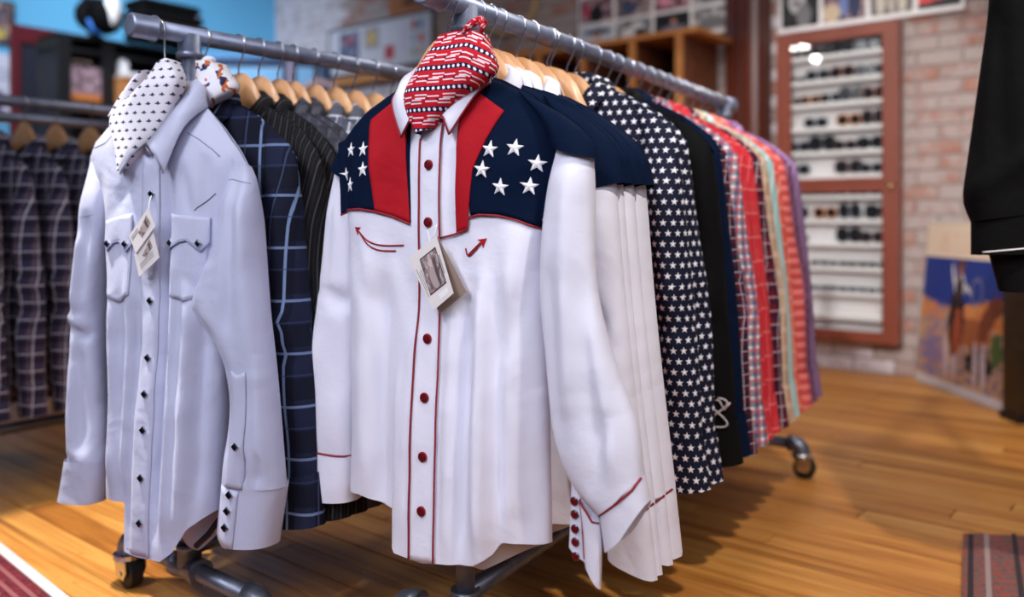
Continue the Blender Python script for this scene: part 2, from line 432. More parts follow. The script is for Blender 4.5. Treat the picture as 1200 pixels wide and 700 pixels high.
for i, (v_, n_, t, z) in enumerate(cand):
    if i < 300 and not v_:
        o = bpy.data.objects.new('brick', bme); COL.objects.link(o); o.parent = wb_
        o.location = (t+.005+rng.uniform(-.003, .003), rng.uniform(0, .003), z+rng.uniform(-.002, .002)); o.rotation_euler = (0, rng.uniform(-.01, .01), 0)
    else:
        bb = brick_mesh(BL-.007, BH-.007); k = len(far.v); dy = rng.uniform(0, .005)
        far.v += [p+Vector((t+.005, dy, z)) for p in bb.v]; far.f += [[q+k for q in f] for f in bb.f]; far.uv += bb.uv
o = far.build('distant_bricks', M['brick_far'], wb_); tag(o, kind='stuff')

# blue left wall
wl = MB().box(-5.3, -5.15, -6.5, .0, 0, 3.2).build('wall_left', M['blue']); wl.matrix_world = WM; tag(wl, kind='structure')
# wooden rail on the brick wall
o = MB().box(-4.75, -1.9, -.09, 0, 1.925, 1.985).build('trim_1', M['pine']); o.matrix_world = WM; tag(o, kind='structure')

# dark wood pilaster
pr = [(-.70, .03), (-.70, .07), (-.64, .09), (-.62, .07), (-.595, .07), (-.59, .12), (-.57, .145), (-.53, .155), (-.50, .155), (-.475, .14), (-.46, .11), (-.45, .11), (-.44, .05), (-.44, .03)]
b = MB().poly([(t, -d, 0) for t, d in pr], (0, 0, 3.2)); b.v += []
o = b.build('trim_2', M['darkwood']); o.matrix_world = WM; tag(o, kind='structure')

# ------------------------------------------------------------------ sunglasses cabinet
cab = tag(wthing('display_cabinet', -.056, 0, .177), 'red brown wooden wall cabinet with glass doors full of sunglasses', 'cabinet')
def wbox(x0, x1, d0, d1, z0, z1): return (x0, x1, -d1, -d0, z0, z1)
cx, cz = -.056, .177
H2 = 1.652
b = MB(); b.box(*wbox(-.318, .318, .016, .03, 0, H2)); o = b.build('back_panel', M['cab_inside'], cab)
b = MB(); b.box(*wbox(-.318, -.30, .03, .10, 0, H2)).box(*wbox(.30, .318, .03, .10, 0, H2)).box(*wbox(-.30, .30, .03, .10, H2-.018, H2)).box(*wbox(-.30, .30, .03, .10, 0, .018)).box(*wbox(-.30, .30, .03, .10, .81, .83)); b.build('carcass', M['cabwood'], cab)
def door(name, z0, z1, st, top, bot):
    b = MB(); b.box(*wbox(-.318, -.318+st, .101, .125, z0, z1)).box(*wbox(.318-st, .318, .101, .125, z0, z1))
    b.box(*wbox(-.318+st, .318-st, .101, .125, z1-top, z1)).box(*wbox(-.318+st, .318-st, .101, .125, z0, z0+bot))
    b.box(*wbox(-.318+st-.001, -.318+st+.008, .104, .119, z0+bot, z1-top)).box(*wbox(.318-st-.008, .318-st+.001, .104, .119, z0+bot, z1-top))
    d = b.build(name, M['cabwood'], cab)
    MB().box(*wbox(-.318+st, .318-st, .110, .113, z0+bot, z1-top)).build('pane', M['glass'], d)
    return d
du = door('door', .822, H2, .072, .062, .034); dl = door('door', 0, .818, .072, .034, .055)
MB().tube([(.285, -.125, .808), (.285, -.137, .808), (.285, -.139, .808), (.285, -.150, .808)], [.006, .006, .013, .009], 12).build('knob', M['brass'], dl, True)
shz = [1.685, 1.552, 1.426, 1.295, 1.167, 1.041, .929, .801, .677, .549, .416, .293]
for z in shz:
    MB().box(*wbox(-.30, .30, .03, .098, z+.015-cz-.022, z+.015-cz)).build('shelf', M['white_paint'], cab)
M['sg_frames'] = [solid('black_frame', lin(24, 24, 28), .2), solid('tortoise_frame', lin(122, 66, 36), .25), solid('amber_frame', lin(196, 128, 70), .25), solid('grey_frame', lin(92, 94, 104), .3), solid('steel_frame', lin(150, 152, 160), .25, .9), solid('brown_frame', lin(84, 52, 42), .3)]
sg_names = ['black', 'tortoiseshell', 'amber', 'grey', 'silver', 'brown']
def sunglasses_master():
    r = empty('sunglasses', (0, 0, 0)); W2, Hh = .066, .042
    b = MB()
    for s in (-1, 1):
        pts = []
        for q in range(18):
            th = 2*PI*q/18; cc, ss = math.cos(th), math.sin(th)
            pts.append((s*.034+.030*math.copysign(abs(cc)**.7, cc), -.004*abs(cc), .024+.021*math.copysign(abs(ss)**.75, ss)*(1 if ss < 0 else .92)))
        b.tube(pts+[pts[0]], .0032, 6, False)
    b.tube([(-.008, -.002, .033), (0, -.005, .036), (.008, -.002, .033)], .003, 6)
    fr = b.build('frame_front', None, r, True)
    for s in (-1, 1):
        b = MB(); c = len(b.v); pts = []
        for q in range(18):
            th = 2*PI*q/18; cc, ss = math.cos(th), math.sin(th)
            pts.append((s*.034+.029*math.copysign(abs(cc)**.7, cc), 0, .024+.020*math.copysign(abs(ss)**.75, ss)))
        b.poly(pts, (0, .002, 0)); b.build('lens', M['lens'], r)
        MB().tube([(s*.064, 0, .034), (s*.066, .01, .034), (s*.05, .04, .004)], .0026, 6).build('temple', None, r, True)
    return r
sgm = sunglasses_master(); first_sg = True
ordn = ['first', 'second', 'third', 'fourth', 'fifth', 'sixth', 'seventh', 'eighth', 'ninth', 'tenth', 'eleventh', 'twelfth']
# (position along the shelf, frame, scale, squash) per shelf, left to right, as seen through the glass
sgl = [[(-.20, 3, .8, .7), (-.09, 5, .9, .8), (.02, 0, .9, 1.0), (.155, 3, 1.1, 1), (.255, 0, .8, 1)],
       [(-.22, 4, .7, .6), (-.11, 3, 1.05, .9), (.02, 1, 1.05, 1.05), (.145, 3, .9, 1.1), (.245, 3, .9, 1)],
       [(-.245, 3, .7, 1), (-.15, 2, .9, .85), (-.04, 4, .95, .9), (.07, 3, 1.0, 1.4), (.185, 1, 1.05, 1.1), (.26, 0, .7, 1.2)],
       [(-.12, 3, 1.0, .9), (.055, 2, 1.0, 1.1), (.18, 5, .95, 1.5), (.26, 0, .7, 1.2)],
       [(-.215, 3, 1.0, 1.0), (-.085, 0, 1.15, 1.25), (.035, 5, .9, 1.0), (.165, 0, 1.1, 1.0), (.26, 0, .7, 1.2)],
       [(-.215, 3, 1.0, 1.0), (.055, 5, 1.15, 1.1), (.17, 3, .95, .9), (.255, 0, .8, 1.1)],
       [(.05, 2, .9, .35), (.16, 5, .9, .3)],
       [(-.21, 4, .8, 1.5), (-.07, 2, 1.0, 1.1), (.06, 4, .95, 1.6), (.21, 0, 1.15, 1.1)],
       [(-.20, 0, .6, 1.0), (.055, 0, 1.05, 1.3), (.175, 5, 1.0, 1.0), (.262, 0, .6, 1.2)],
       [(-.1, 3, .8, .4), (0, 4, .8, .4), (.1, 5, .8, .4), (.2, 3, .8, .4)],
       [(-.1, 4, .8, .35), (0, 4, .8, .35), (.1, 3, .8, .35), (.2, 4, .8, .35)]]
for k, row in enumerate(sgl):
    for j, (t, fi, s, sq) in enumerate(row):
        r = sgm if first_sg else copy_tree(sgm); first_sg = False
        r.location = wp(t-.056, .066, shz[k]+.0155); r.rotation_euler = (0, 0, WROT+rng.uniform(-.2, .2)); r.scale = (s*.95, .7, s*(.35+sq))
        for ch in r.children:
            if not ch.name.startswith('lens'):
                if not ch.data.materials: ch.data.materials.append(M['sg_frames'][0])
                ch.material_slots[0].link = 'OBJECT'; ch.material_slots[0].material = M['sg_frames'][fi]
        tag(r, '%s framed sunglasses, %s from the left on %s shelf from the top of the cabinet' % (sg_names[fi], ordn[j], ordn[k]), 'sunglasses', 'sunglasses in the wall cabinet')

# ------------------------------------------------------------------ cubby shelf
cub = tag(wthing('cubby_shelf', -1.2, 0, 0), 'orange pine cubby shelf with open square compartments below the photo prints', 'shelf')
X0, X1, D0, D1, ZT = -.95, .44, .05, .48, 1.862
MB().box(*wbox(X0, X1+.10, D0, D1+.015, ZT-.028, ZT)).build('top_board', M['pine'], cub)
M['pine_shaded'] = wood_mat('shaded_pine_panel', lin(96, 54, 34), lin(124, 74, 50), .5, 0, (2, 10, 10))  # pine darkened in colour for the shade on sides, dividers and boards
MB().box(*wbox(X1-.025, X1, D0, D1, .0, ZT-.028)).build('side_panel', M['pine_shaded'], cub)
MB().box(*wbox(X0, X0+.025, D0, D1, .0, ZT-.028)).build('side_panel', M['pine_shaded'], cub)
for x in (X0, -.572, -.242, .103, X1-.04): MB().box(*wbox(x, x+.044, D1, D1+.012, .0, ZT-.028)).build('front_stile', M['pine'], cub)  # edging strips added in lighter pine as the lit front edges
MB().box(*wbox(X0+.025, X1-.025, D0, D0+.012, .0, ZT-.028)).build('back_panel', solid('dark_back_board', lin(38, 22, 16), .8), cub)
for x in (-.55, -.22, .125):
    MB().box(*wbox(x-.017, x+.017, D0+.012, D1-.002, .0, ZT-.028)).build('divider', M['pine_shaded'], cub)
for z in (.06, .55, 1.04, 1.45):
    MB().box(*wbox(X0+.025, X1-.025, D0+.012, D1-.02, z, z+.024)).build('shelf_board', M['pine_shaded'], cub)

# ------------------------------------------------------------------ photo prints on the wall
def print_panel(label, t0, t1, z0, z1, cells, d=.022, frame=None, th=.02):
    r = tag(wthing('photo_panel', t0, .018, z0), label, 'picture', 'photo panels on the brick wall')
    MB().box(0, t1-t0, -th, 0, 0, z1-z0).build('backing_board', M['white_paint'] if frame is None else frame, r)
    for (a, b_, c, d_, m) in cells:
        v = [(a-t0, -th-.002, c-z0), (b_-t0, -th-.002, c-z0), (b_-t0, -th-.002, d_-z0), (a-t0, -th-.002, d_-z0)]
        mesh('photo_print', v, [[0, 1, 2, 3]], m, r, [[(0, 0), (1, 0), (1, 1), (0, 1)]])
    return r
K = lambda g: lin(g, g, g+4)
skin = lin(196, 140, 116)
ph = [photo_mat('photo_umbrella_scene', 1, lin(170, 180, 200), lin(206, 212, 224), lin(226, 230, 238), shapes=[(.55, .7, .42, .14, lin(70, 80, 104)), (.55, .25, .2, .22, lin(210, 210, 220)), (.53, .5, .1, .14, skin)]),
      photo_mat('photo_group_grey', 2, K(60), K(130), K(200), shapes=[(.35, .35, .2, .3, K(220)), (.7, .3, .16, .3, K(50)), (.62, .68, .2, .14, K(226))]),
      photo_mat('photo_arms_out', 3, K(24), K(32), K(40), shapes=[(.55, .35, .42, .09, lin(110, 116, 138)), (.55, .25, .2, .25, lin(120, 126, 146)), (.55, .62, .08, .12, skin)]),
      photo_mat('photo_bright_grey', 4, K(70), K(170), K(226), shapes=[(.5, .3, .36, .26, K(120)), (.55, .75, .14, .14, K(60)), (.55, .75, .09, .09, K(230))]),
      photo_mat('photo_colour_a', 5, lin(60, 50, 70), lin(150, 110, 120), lin(214, 190, 190), shapes=[(.5, .3, .2, .4, lin(30, 28, 34)), (.2, .5, .1, .3, lin(190, 60, 90))]),
      photo_mat('photo_colour_b', 6, lin(60, 74, 104), lin(150, 120, 110), lin(206, 204, 210), shapes=[(.4, .4, .24, .3, lin(70, 80, 110)), (.5, .7, .1, .14, skin)]),
      photo_mat('photo_colour_c', 7, lin(60, 40, 50), lin(150, 90, 110), lin(220, 200, 206), shapes=[(.3, .4, .2, .25, lin(220, 150, 170))]),
      photo_mat('photo_dark_portrait', 8, K(18), K(26), K(60), shapes=[(.42, .62, .24, .3, K(190)), (.42, .86, .3, .14, K(14)), (.6, .25, .2, .3, K(120)), (.4, .56, .1, .06, K(90))]),
      photo_mat('photo_figure_in_jeans', 9, lin(52, 48, 66), lin(120, 84, 96), lin(196, 176, 170), shapes=[(.5, .5, .12, .4, lin(110, 130, 186)), (.2, .2, .22, .2, lin(206, 186, 160)), (.75, .4, .16, .4, lin(44, 52, 88))]),
      photo_mat('photo_pale_coats', 10, lin(96, 92, 88), lin(126, 120, 114), lin(150, 144, 138), shapes=[(.25, .5, .12, .5, lin(206, 196, 184)), (.5, .5, .1, .5, lin(190, 180, 170)), (.76, .5, .12, .5, lin(206, 198, 186))]),
      photo_mat('photo_red_and_black', 11, lin(214, 60, 62), lin(222, 72, 72), lin(232, 92, 88), shapes=[(.7, .02, .5, .16, lin(26, 26, 34)), (.1, .0, .2, .12, lin(26, 26, 34))])]
zz = .015
t_e = [-1.757, -1.478, -1.197, -.934, -.655]
cells = []
for i in range(4):
    cells.append((t_e[i]+.012, t_e[i+1]-.012, 1.925+zz, 2.062+zz, ph[i]))
for i in range(4):
    cells.append((t_e[i]+.012, t_e[i+1]-.012, 2.084+zz, 2.25+zz, ph[(4, 5, 6, 3)[i]]))
print_panel('white panel of photographs in two rows above the pine cubby shelf', -1.76, -.64, 1.90+zz, 2.27+zz, cells)
t_e = [-.389, -.16, .087, .32, .542]
print_panel('white panel with a single row of photographs above the sunglasses cabinet', -.392, .545, 1.842+zz, 2.12+zz,
            [(t_e[i]+.014, t_e[i+1]-.010, 1.866+zz, 2.10+zz, ph[7+i]) for i in range(4)])
# framed panel on the left part of the wall
r = tag(wthing('framed_panel', -4.33, .02, 2.03), 'thin framed pale panel of small pictures on the whitewashed brick wall', 'picture')
MB().box(0, 1.22, -.02, 0, 0, .375).build('panel', solid('pale_panel', lin(206, 204, 214), .6), r)
fr = solid('dark_thin_frame', lin(70, 66, 74), .5)
b = MB(); b.box(0, 1.22, -.03, 0, .375, .387).box(0, 1.22, -.03, 0, -.012, 0).box(-.012, 0, -.03, 0, -.012, .387).box(1.22, 1.232, -.03, 0, -.012, .387); b.build('frame', fr, r)
def flat(name, r, x0, x1, z0, z1, m, y=-.022): return mesh(name, [(x0, y, z0), (x1, y, z0), (x1, y, z1), (x0, y, z1)], [[0, 1, 2, 3]], m, r, [[(0, 0), (1, 0), (1, 1), (0, 1)]])
flat('picture', r, .13, .38, .05, .34, photo_mat('picture_blue', 21, lin(60, 66, 92), lin(106, 104, 130), lin(176, 170, 186), shapes=[(.5, .75, .3, .1, lin(170, 90, 100))]))
flat('picture', r, .45, .62, .17, .345, photo_mat('picture_gold', 22, lin(120, 110, 120), lin(170, 150, 140), lin(200, 190, 190), shapes=[(.5, .5, .25, .3, lin(214, 176, 90))]))
flat('picture', r, .69, .80, .06, .17, solid('print_red', lin(186, 66, 76), .6))
for i, (x, z, c) in enumerate([(1.0, .26, (170, 60, 70)), (1.07, .26, (80, 140, 180)), (1.0, .16, (150, 180, 190)), (1.08, .15, (206, 90, 90)), (1.0, .05, (160, 170, 150)), (1.08, .05, (200, 170, 150))]):
    flat('picture', r, x, x+.05, z, z+.07, solid('print_%d' % i, lin(*c), .6))
flat('picture', r, .86, .96, .1, .28, solid('print_pale', lin(204, 196, 216), .6))
# wooden sign above it
r = tag(wthing('wooden_sign', -3.58, .02, 2.43), 'orange wooden plank sign above the framed panel of pictures', 'sign')
MB().box(0, .62, -.03, 0, -.01, .26).build('board', wood_mat('sign_wood', lin(150, 90, 48), lin(184, 118, 66), .5), r)
flat('dark_lettering', r, .16, .30, .06, .10, solid('burnt_lettering', lin(70, 38, 24), .7), -.031)

r = tag(wthing('wall_ring', -2.36, .03, 2.34), 'round tan ring hanging on the brick wall above the middle rack', 'decoration')
MB().tube([(.24*math.cos(k*PI/14), -.012, .21*math.sin(k*PI/14)) for k in range(29)], .022, 8, False).build('rope_ring', solid('straw', lin(190, 160, 116), .8), r, True)
# shop lamps behind the camera's left, seen only as glints in the cabinet glass
lr = tag(empty('lamp_rail', (-4.4, 1.2, 3.12)), 'black ceiling rail with three round lamps far left of the racks', 'lamp')
MB().box(-.7, .7, -.02, .02, 0, .03).build('rail', M['blackwood'], lr)
for (x, y, z) in [(-3.35, 1.56, 2.7), (-3.42, 1.67, 2.87), (-3.49, 1.8, 2.85)]:
    MB().tube([(x+4.4, y-1.2, 0), (x+4.4, y-1.2, z-3.12+.06)], .01, 8).build('stem', M['blackwood'], lr)
    MB().sphere((x+4.4, y-1.2, z-3.12), .045, n=16, m=10).build('bulb', M['bulb'], lr, True)

# ------------------------------------------------------------------ left back area
WBROT = math.atan2(-N.y, -N.x)            # along the left wall, into depth
def wbp(t, d, z):  # t along left wall toward the corner (0 = corner), d from wall
    return W0+A*(-5.15+d)+(-N)*t+Vector((0, 0, z))
def bthing(name, t, d, z): return empty(name, wbp(t, d, z), WBROT)   # local x into depth along the wall, local -y toward room? (room = +A)
# measured offsets are relative to the corner point (-2.2, 7.86)
toff = (Vector((-2.2, 7.86, 0))-wbp(0, 0, 0)).dot(-N)
def P_(t): return t+toff
r = tag(bthing('wall_poster', P_(-2.6), .004, 2.05), 'dark edged picture at the upper left of the blue wall', 'picture')
MB().box(0, .376, -.018, 0, 0, .31).build('backing_board', M['blackwood'], r)
flat('photo_print', r, .02, .356, .015, .295, photo_mat('poster_landscape', 31, lin(70, 70, 96), lin(140, 110, 100), lin(206, 190, 180), shapes=[(.6, .2, .3, .12, lin(200, 190, 80)), (.5, .6, .3, .25, lin(80, 90, 130))]), -.02)
r = tag(bthing('notice_sign', P_(-2.6), .004, 1.50), 'large pale notice sheet on the blue wall at the left edge', 'sign')
MB().box(0, .526, -.012, 0, 0, .485).build('sheet', solid('notice_white', lin(214, 218, 238), .6), r)
grey_t = solid('notice_grey_print', lin(150, 152, 180), .7)
for i, (x0, x1, z0, z1) in enumerate([(.10, .44, .36, .372), (.14, .46, .30, .315), (.3, .5, .335, .345)]): flat('print_line', r, x0, x1, z0, z1, grey_t, -.014)
flat('print_emblem', r, .40, .46, .39, .44, grey_t, -.014)
flat('printed_picture', r, .19, .31, .06, .22, photo_mat('notice_pic', 33, lin(60, 54, 100), lin(130, 110, 150), lin(200, 190, 210)), -.014)
r = tag(bthing('wall_control_box', P_(-.98), .004, 2.40), 'small pale control box with a round white dial on the blue wall', 'box')
MB().box(0, .19, -.03, 0, 0, .17).build('case', solid('pale_plastic', lin(196, 190, 214), .5), r)
MB().tube([(.09, -.03, .09), (.09, -.04, .09)], .05, 20).build('dial', M['white_paint'], r)
# black shelving unit
r = tag(bthing('shelving_unit', P_(-2.18), .28, 0), 'black painted open shelving unit in front of the blue wall', 'shelf')
for x in (0, .30, .86, .98):
    MB().box(x, x+.085, -.34, 0, 0, 2.08).build('upright', M['blackwood'], r)
for z in (2.08, 1.99, 1.63, 1.2, .7, .2):
    MB().box(0, 1.06, -.335, -.005, z-.03, z).build('shelf_board', M['blackwood'], r)
MB().box(.085, .86, -.01, .002, .1, 2.05).build('back_panel', solid('charcoal_panel', lin(30, 32, 44), .6), r)
def stbox(name, t, d, z, sx, sy, sz, m, label, cat, grp=None):
    o = tag(bthing(name, P_(t), d, z), label, cat, grp); MB().box(0, sx, -sy, 0, 0, sz).build('body', m, o); return o
o = stbox('patterned_pouch', -2.10, .50, 1.632, .22, .10, .235, photo_mat('pouch_print', 41, lin(80, 60, 70), lin(150, 120, 130), lin(196, 180, 190)), 'patterned brown and lilac bag standing on the black shelf', 'bag')
MB().box(0, .22, -.102, .002, .0, .05).build('orange_base', solid('bag_orange', lin(190, 110, 50), .7), o)
MB().tube([(.03, -.05, .235), (.06, -.05, .28), (.16, -.05, .28), (.19, -.05, .235)], .008, 8).build('handle', M['kraft'], o, True)
o = stbox('cardboard_box', -1.79, .52, 1.632, .22, .2, .17, M['cardboard'], 'brown cardboard box on the black shelf behind the white patterned scarf', 'box')
MB().box(-.005, .225, -.205, .005, .172, .185).build('lid', M['cardboard'], o)
o = stbox('paper_stack', -1.77, .54, 1.818, .30, .2, .02, solid('paper_white', lin(220, 218, 222), .7), 'stack of white papers lying on the brown cardboard box', 'paper')
MB().box(.01, .29, -.19, -.01, .021, .032).build('top_sheets', M['card'], o)
o = stbox('white_canister', -1.75, .56, 1.853, .055, .055, .09, M['white_paint'], 'small white canister standing on the papers on the black shelf', 'canister')
MB().tube([(.027, -.027, .09), (.027, -.027, .105)], .024, 14).build('lid', M['white_paint'], o)
# folded black garments on top of the unit, a bag
o = tag(bthing('garment_pile', P_(-1.72), .56, 2.082), 'pile of folded black clothes on top of the black shelving unit', 'clothes')
for i, (z, sx) in enumerate([(0, .52), (.075, .5), (.15, .48), (.225, .46)]):
    b = MB().box(.0, sx, -.3, -.02, z+.002, z+.072); q = b.build('folded_garment', M['black'] if i != 1 else solid('dark_maroon_cloth', lin(44, 18, 26), .8), o)
    bv = q.modifiers.new('bevel', 'BEVEL'); bv.width = .03; bv.segments = 3
o = tag(bthing('shoulder_bag', P_(-2.06), .56, 2.082), 'black shoulder bag with a white panel on top of the shelving unit', 'bag')
b = MB(); b.sphere((.12, -.14, .13), .17, .12, .13); b.build('bag_body', M['black'], o, True)
b = MB(); b.sphere((.17, -.225, .18), .06, .05, .12); b.build('white_panel', M['white_paint'], o, True)
b = MB().tube([(-.02, -.25, .25), (-.04, -.27, .1), (.0, -.28, -.03), (.09, -.27, -.06)], .02, 8); b.build('strap', M['black'], o, True)
b = MB().tube([(-.03, -.30, .06), (.0, -.305, -.005), (.05, -.30, -.03)], .012, 8); b.build('blue_glint', solid('bright_blue', lin(40, 110, 200), .5), o, True)  # blue glint beside the bag, shaped as a coloured tube
# maroon framed mirror behind
r = tag(bthing('maroon_frame', P_(-2.20), .02, 1.1), 'maroon wooden frame leaning on the blue wall beside the black shelving', 'frame')
b = MB(); b.box(-.06, .0, -.04, 0, 0, 1.1).box(.6, .66, -.04, 0, 0, 1.1).box(.0, .6, -.04, 0, .98, 1.1).box(.0, .6, -.04, 0, 0, .1); b.build('frame', M['maroon'], r)
MB().box(0, .6, -.02, -.005, .1, .98).build('panel', solid('dark_panel', lin(44, 46, 60), .4), r)
# blue painted cabinet in the corner
bc = tag(empty('blue_cabinet', (-1.78, 6.05, 0), 0), 'blue painted cabinet with framed panels in the far corner behind the clothes', 'cabinet')
MB().box(-.42, .43, 0, .35, 0, 1.95).build('carcass', M['blue_wood'], bc)
MB().box(-.44, .45, -.03, .36, 1.95, 1.985).build('top_board', M['blue_wood'], bc)
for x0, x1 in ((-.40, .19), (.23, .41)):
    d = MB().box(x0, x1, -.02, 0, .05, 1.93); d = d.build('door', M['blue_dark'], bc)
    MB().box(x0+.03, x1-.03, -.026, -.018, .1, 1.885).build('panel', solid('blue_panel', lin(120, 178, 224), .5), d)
MB().box(.195, .225, -.024, 0, .05, 1.93).build('stile', solid('pinkish_stile', lin(176, 160, 190), .6), bc)

# ------------------------------------------------------------------ leaning cowboy poster
def poster_mat():
    m = Mat('painted_cowboy_print', .45); u, v, _ = m.xyz(); vec = m.vec(u*1.3, v)
    n = m.noise(vec, 11, 5, .65); nc = m.noise(vec, 15, 3, .6)
    g2 = m.noise(m.vec(u*1.3+5, v), 26, 4, .6)
    ground = m.ramp(g2, [(.36, lin(40, 34, 40)), (.44, lin(104, 96, 136)), (.50, lin(178, 150, 132)), (.55, lin(206, 160, 96)), (.62, lin(196, 104, 70)), (.70, lin(84, 96, 60))])
    sky = m.mix(lin(24, 48, 122), lin(36, 62, 140), nc)
    edge = (u-.30).ab()*.16+.49+((n-.5)*.10)
    c = m.mix(ground, sky, (v-edge).gt(0))
    org = m.mix(lin(214, 150, 70), lin(206, 116, 72), g2.gt(.5))
    c = m.mix(c, org, (edge-v).gt(0)*(v-.40).gt(0)*(u-.36).ab().gt(.10)*nc.gt(.42))
    c = m.mix(c, lin(118, 110, 150), ((u-.18).ab()+(v-.2).ab()+(g2-.5)*1.6).lt(.2))
    c = m.mix(c, lin(26, 24, 26), ((u-.70).ab()+(v-.22).ab()*1.3+(nc-.5)*.3).lt(.17))
    c = m.mix(c, lin(76, 100, 56), ((u-.86).ab()+(v-.30).ab()+(nc-.5)*.3).lt(.10))
    nc = g2
    def el(x, y, rx, ry, cc, rot=0):
        nonlocal c
        cs, sn = math.cos(rot), math.sin(rot); dx, dy = u-x, v-y
        a, b_ = dx*cs+dy*sn, dy*cs-dx*sn
        c = m.mix(c, cc, ((a*a)/(rx*rx)+(b_*b_)/(ry*ry)+(nc-.5)*2.4).lt(1))
    el(.58, .37, .22, .08, lin(160, 92, 56)); el(.75, .45, .06, .14, lin(120, 62, 40), -.5); el(.83, .54, .06, .06, lin(110, 56, 38))
    for x in (.34, .43, .66, .74): el(x, .20, .028, .13, lin(190, 170, 176), .12)
    el(.42, .42, .09, .2, lin(34, 26, 28)); el(.44, .36, .05, .14, lin(150, 70, 44)); el(.43, .63, .060, .075, lin(206, 200, 200)); el(.43, .60, .042, .10, lin(44, 32, 36))
    el(.355, .695, .013, .07, lin(206, 200, 200), .30); el(.43, .725, .026, .032, lin(150, 90, 64)); el(.435, .757, .055, .015, lin(96, 58, 34)); el(.435, .775, .028, .022, lin(96, 58, 34)); el(.52, .62, .055, .015, lin(190, 184, 184), -.5)
    dx, dy = u-.62, v-.61; rr = ((dx*dx)/(.055**2)+(dy*dy)/(.075**2)).sqrt()
    c = m.mix(c, lin(120, 116, 130), (rr-1).ab().lt(.10))
    top = (v-.795).gt(0)
    tx = (((v*60).fr()).lt(.45))*m.noise(m.vec(u*40, v*6), 1, 2).gt(.5)*(u-.45).ab().lt(.3)*(v-.82).gt(0)*(v-.95).lt(0)
    cream = m.mix(lin(226, 206, 184), lin(206, 120, 96), tx*.6)
    c = m.mix(c, cream, top); bot = v.lt(.05); c = m.mix(c, lin(206, 200, 206), bot)
    m.col(c); return m.m
pt = tag(empty('leaning_poster', (2.035, 4.315, 0), math.atan2(-.9995, .035)), 'cowboy on horseback painted poster leaning on the brick wall', 'poster')
lean = math.radians(5)
# local x from the wall corner toward the viewer, local y (=+x world) away; leans back
pw, phh = .76, .80
def lp(x, y, z): return (x, y*math.cos(lean)+z*math.sin(lean), z*math.cos(lean)-y*math.sin(lean)+.003)
b = MB(); b.box(0, pw, .004, .03, 0, phh); b.v = [Vector(lp(*p)) for p in b.v]; b.build('board', solid('poster_board_edge', lin(206, 196, 178), .6), pt)
q = [lp(.008, .002, .008), lp(pw-.008, .002, .008), lp(pw-.008, .002, phh-.008), lp(.008, .002, phh-.008)]
mesh('painted_face', q, [[0, 1, 2, 3]], poster_mat(), pt, [[(0, 0), (1, 0), (1, 1), (0, 1)]])
# dark stand with the black jacket
st = tag(empty('display_stand', (2.06, 3.46, 0)), 'dark wooden post standing beside the leaning cowboy poster', 'stand')
MB().box(-.035, .09, -.05, .06, 0, .7).build('post', wood_mat('dark_post_wood', lin(34, 24, 14), lin(56, 40, 20), .4), st)
MB().box(-.045, .10, -.06, .07, 0, .03).build('foot', M['blackwood'], st)

# ------------------------------------------------------------------ rugs
def rug_mat(name, c1, c2, c3, sc_, thr=.52):
    m = Mat(name, .95, 0, .1); x, y, z = m.xyz('Object')
    n = m.noise(m.vec(x*sc_, y*sc_*2.2), 1, 3, .7); n2 = m.noise(m.vec(x*90, y*90), 1, 2)
    c = m.mix(c1, c2, (n-thr)*12); c = m.mix(c, c3, (n2-.55)*4); m.col(c).bump(n2, .6, .01); return m.m
rr = tag(empty('worn_rug', (1.26, 1.99, 0), 0), 'worn red and grey woven rug on the planks at the lower right', 'rug')
v2 = [(-.10, .205), (.75, .11), (.62, -.75), (-.53, -.60)]
b = MB().poly([(x, y, .0035) for x, y in v2][::-1], (0, 0, .009)); b.build('pile', rug_mat('rug_worn', lin(118, 88, 84), lin(168, 74, 66), lin(70, 60, 62), 34), rr)
for k, (e, ms) in enumerate((((-.09, -.52), solid('rug_dark_border', lin(44, 36, 40), .95)), ((-.05, -.48), solid('rug_pale_border', lin(152, 132, 128), .95)), ((.02, -.41), solid('rug_dark_line', lin(50, 40, 44), .95)))):
    b = MB().poly([(e[0], .198, .0125), (e[0]+.012, .197, .0125), (e[1]+.012, -.60, .0125), (e[1], -.60, .0125)][::-1], (0, 0, .0015)); b.build('border_band', ms, rr)
rl = tag(empty('striped_rug', (-1.2, 1.9, 0), math.atan2(-.284, .306)), 'maroon striped rug with a white bound edge at the lower left', 'rug')
# local x runs along its far edge
b = MB().box(-.6, .9, -.8, .110, .003, .011); b.build('pile', rug_mat('rug_maroon', lin(112, 44, 54), lin(92, 34, 46), lin(140, 78, 80), 20), rl)
b = MB().box(-.6, .9, .092, .116, .0115, .0145); b.build('white_edging', solid('rug_edge_white', lin(214, 204, 206), .9), rl)
for y0 in (.062, .035, -.075, -.10): MB().box(-.6, .9, y0, y0+.010, .0115, .0128).build('stripe', solid('rug_stripe', lin(146, 84, 88), .95), rl)
b = MB(); x = -.55
while x < .85:
    b.poly([(x, -.06, .0115), (x+.016, -.06, .0115), (x+.032, .022, .0115), (x+.016, .022, .0115)], (0, 0, .0014)); x += .042
q = b.build('woven_motifs', solid('rug_motif', lin(196, 160, 156), .95), rl); tag(q, kind='stuff')

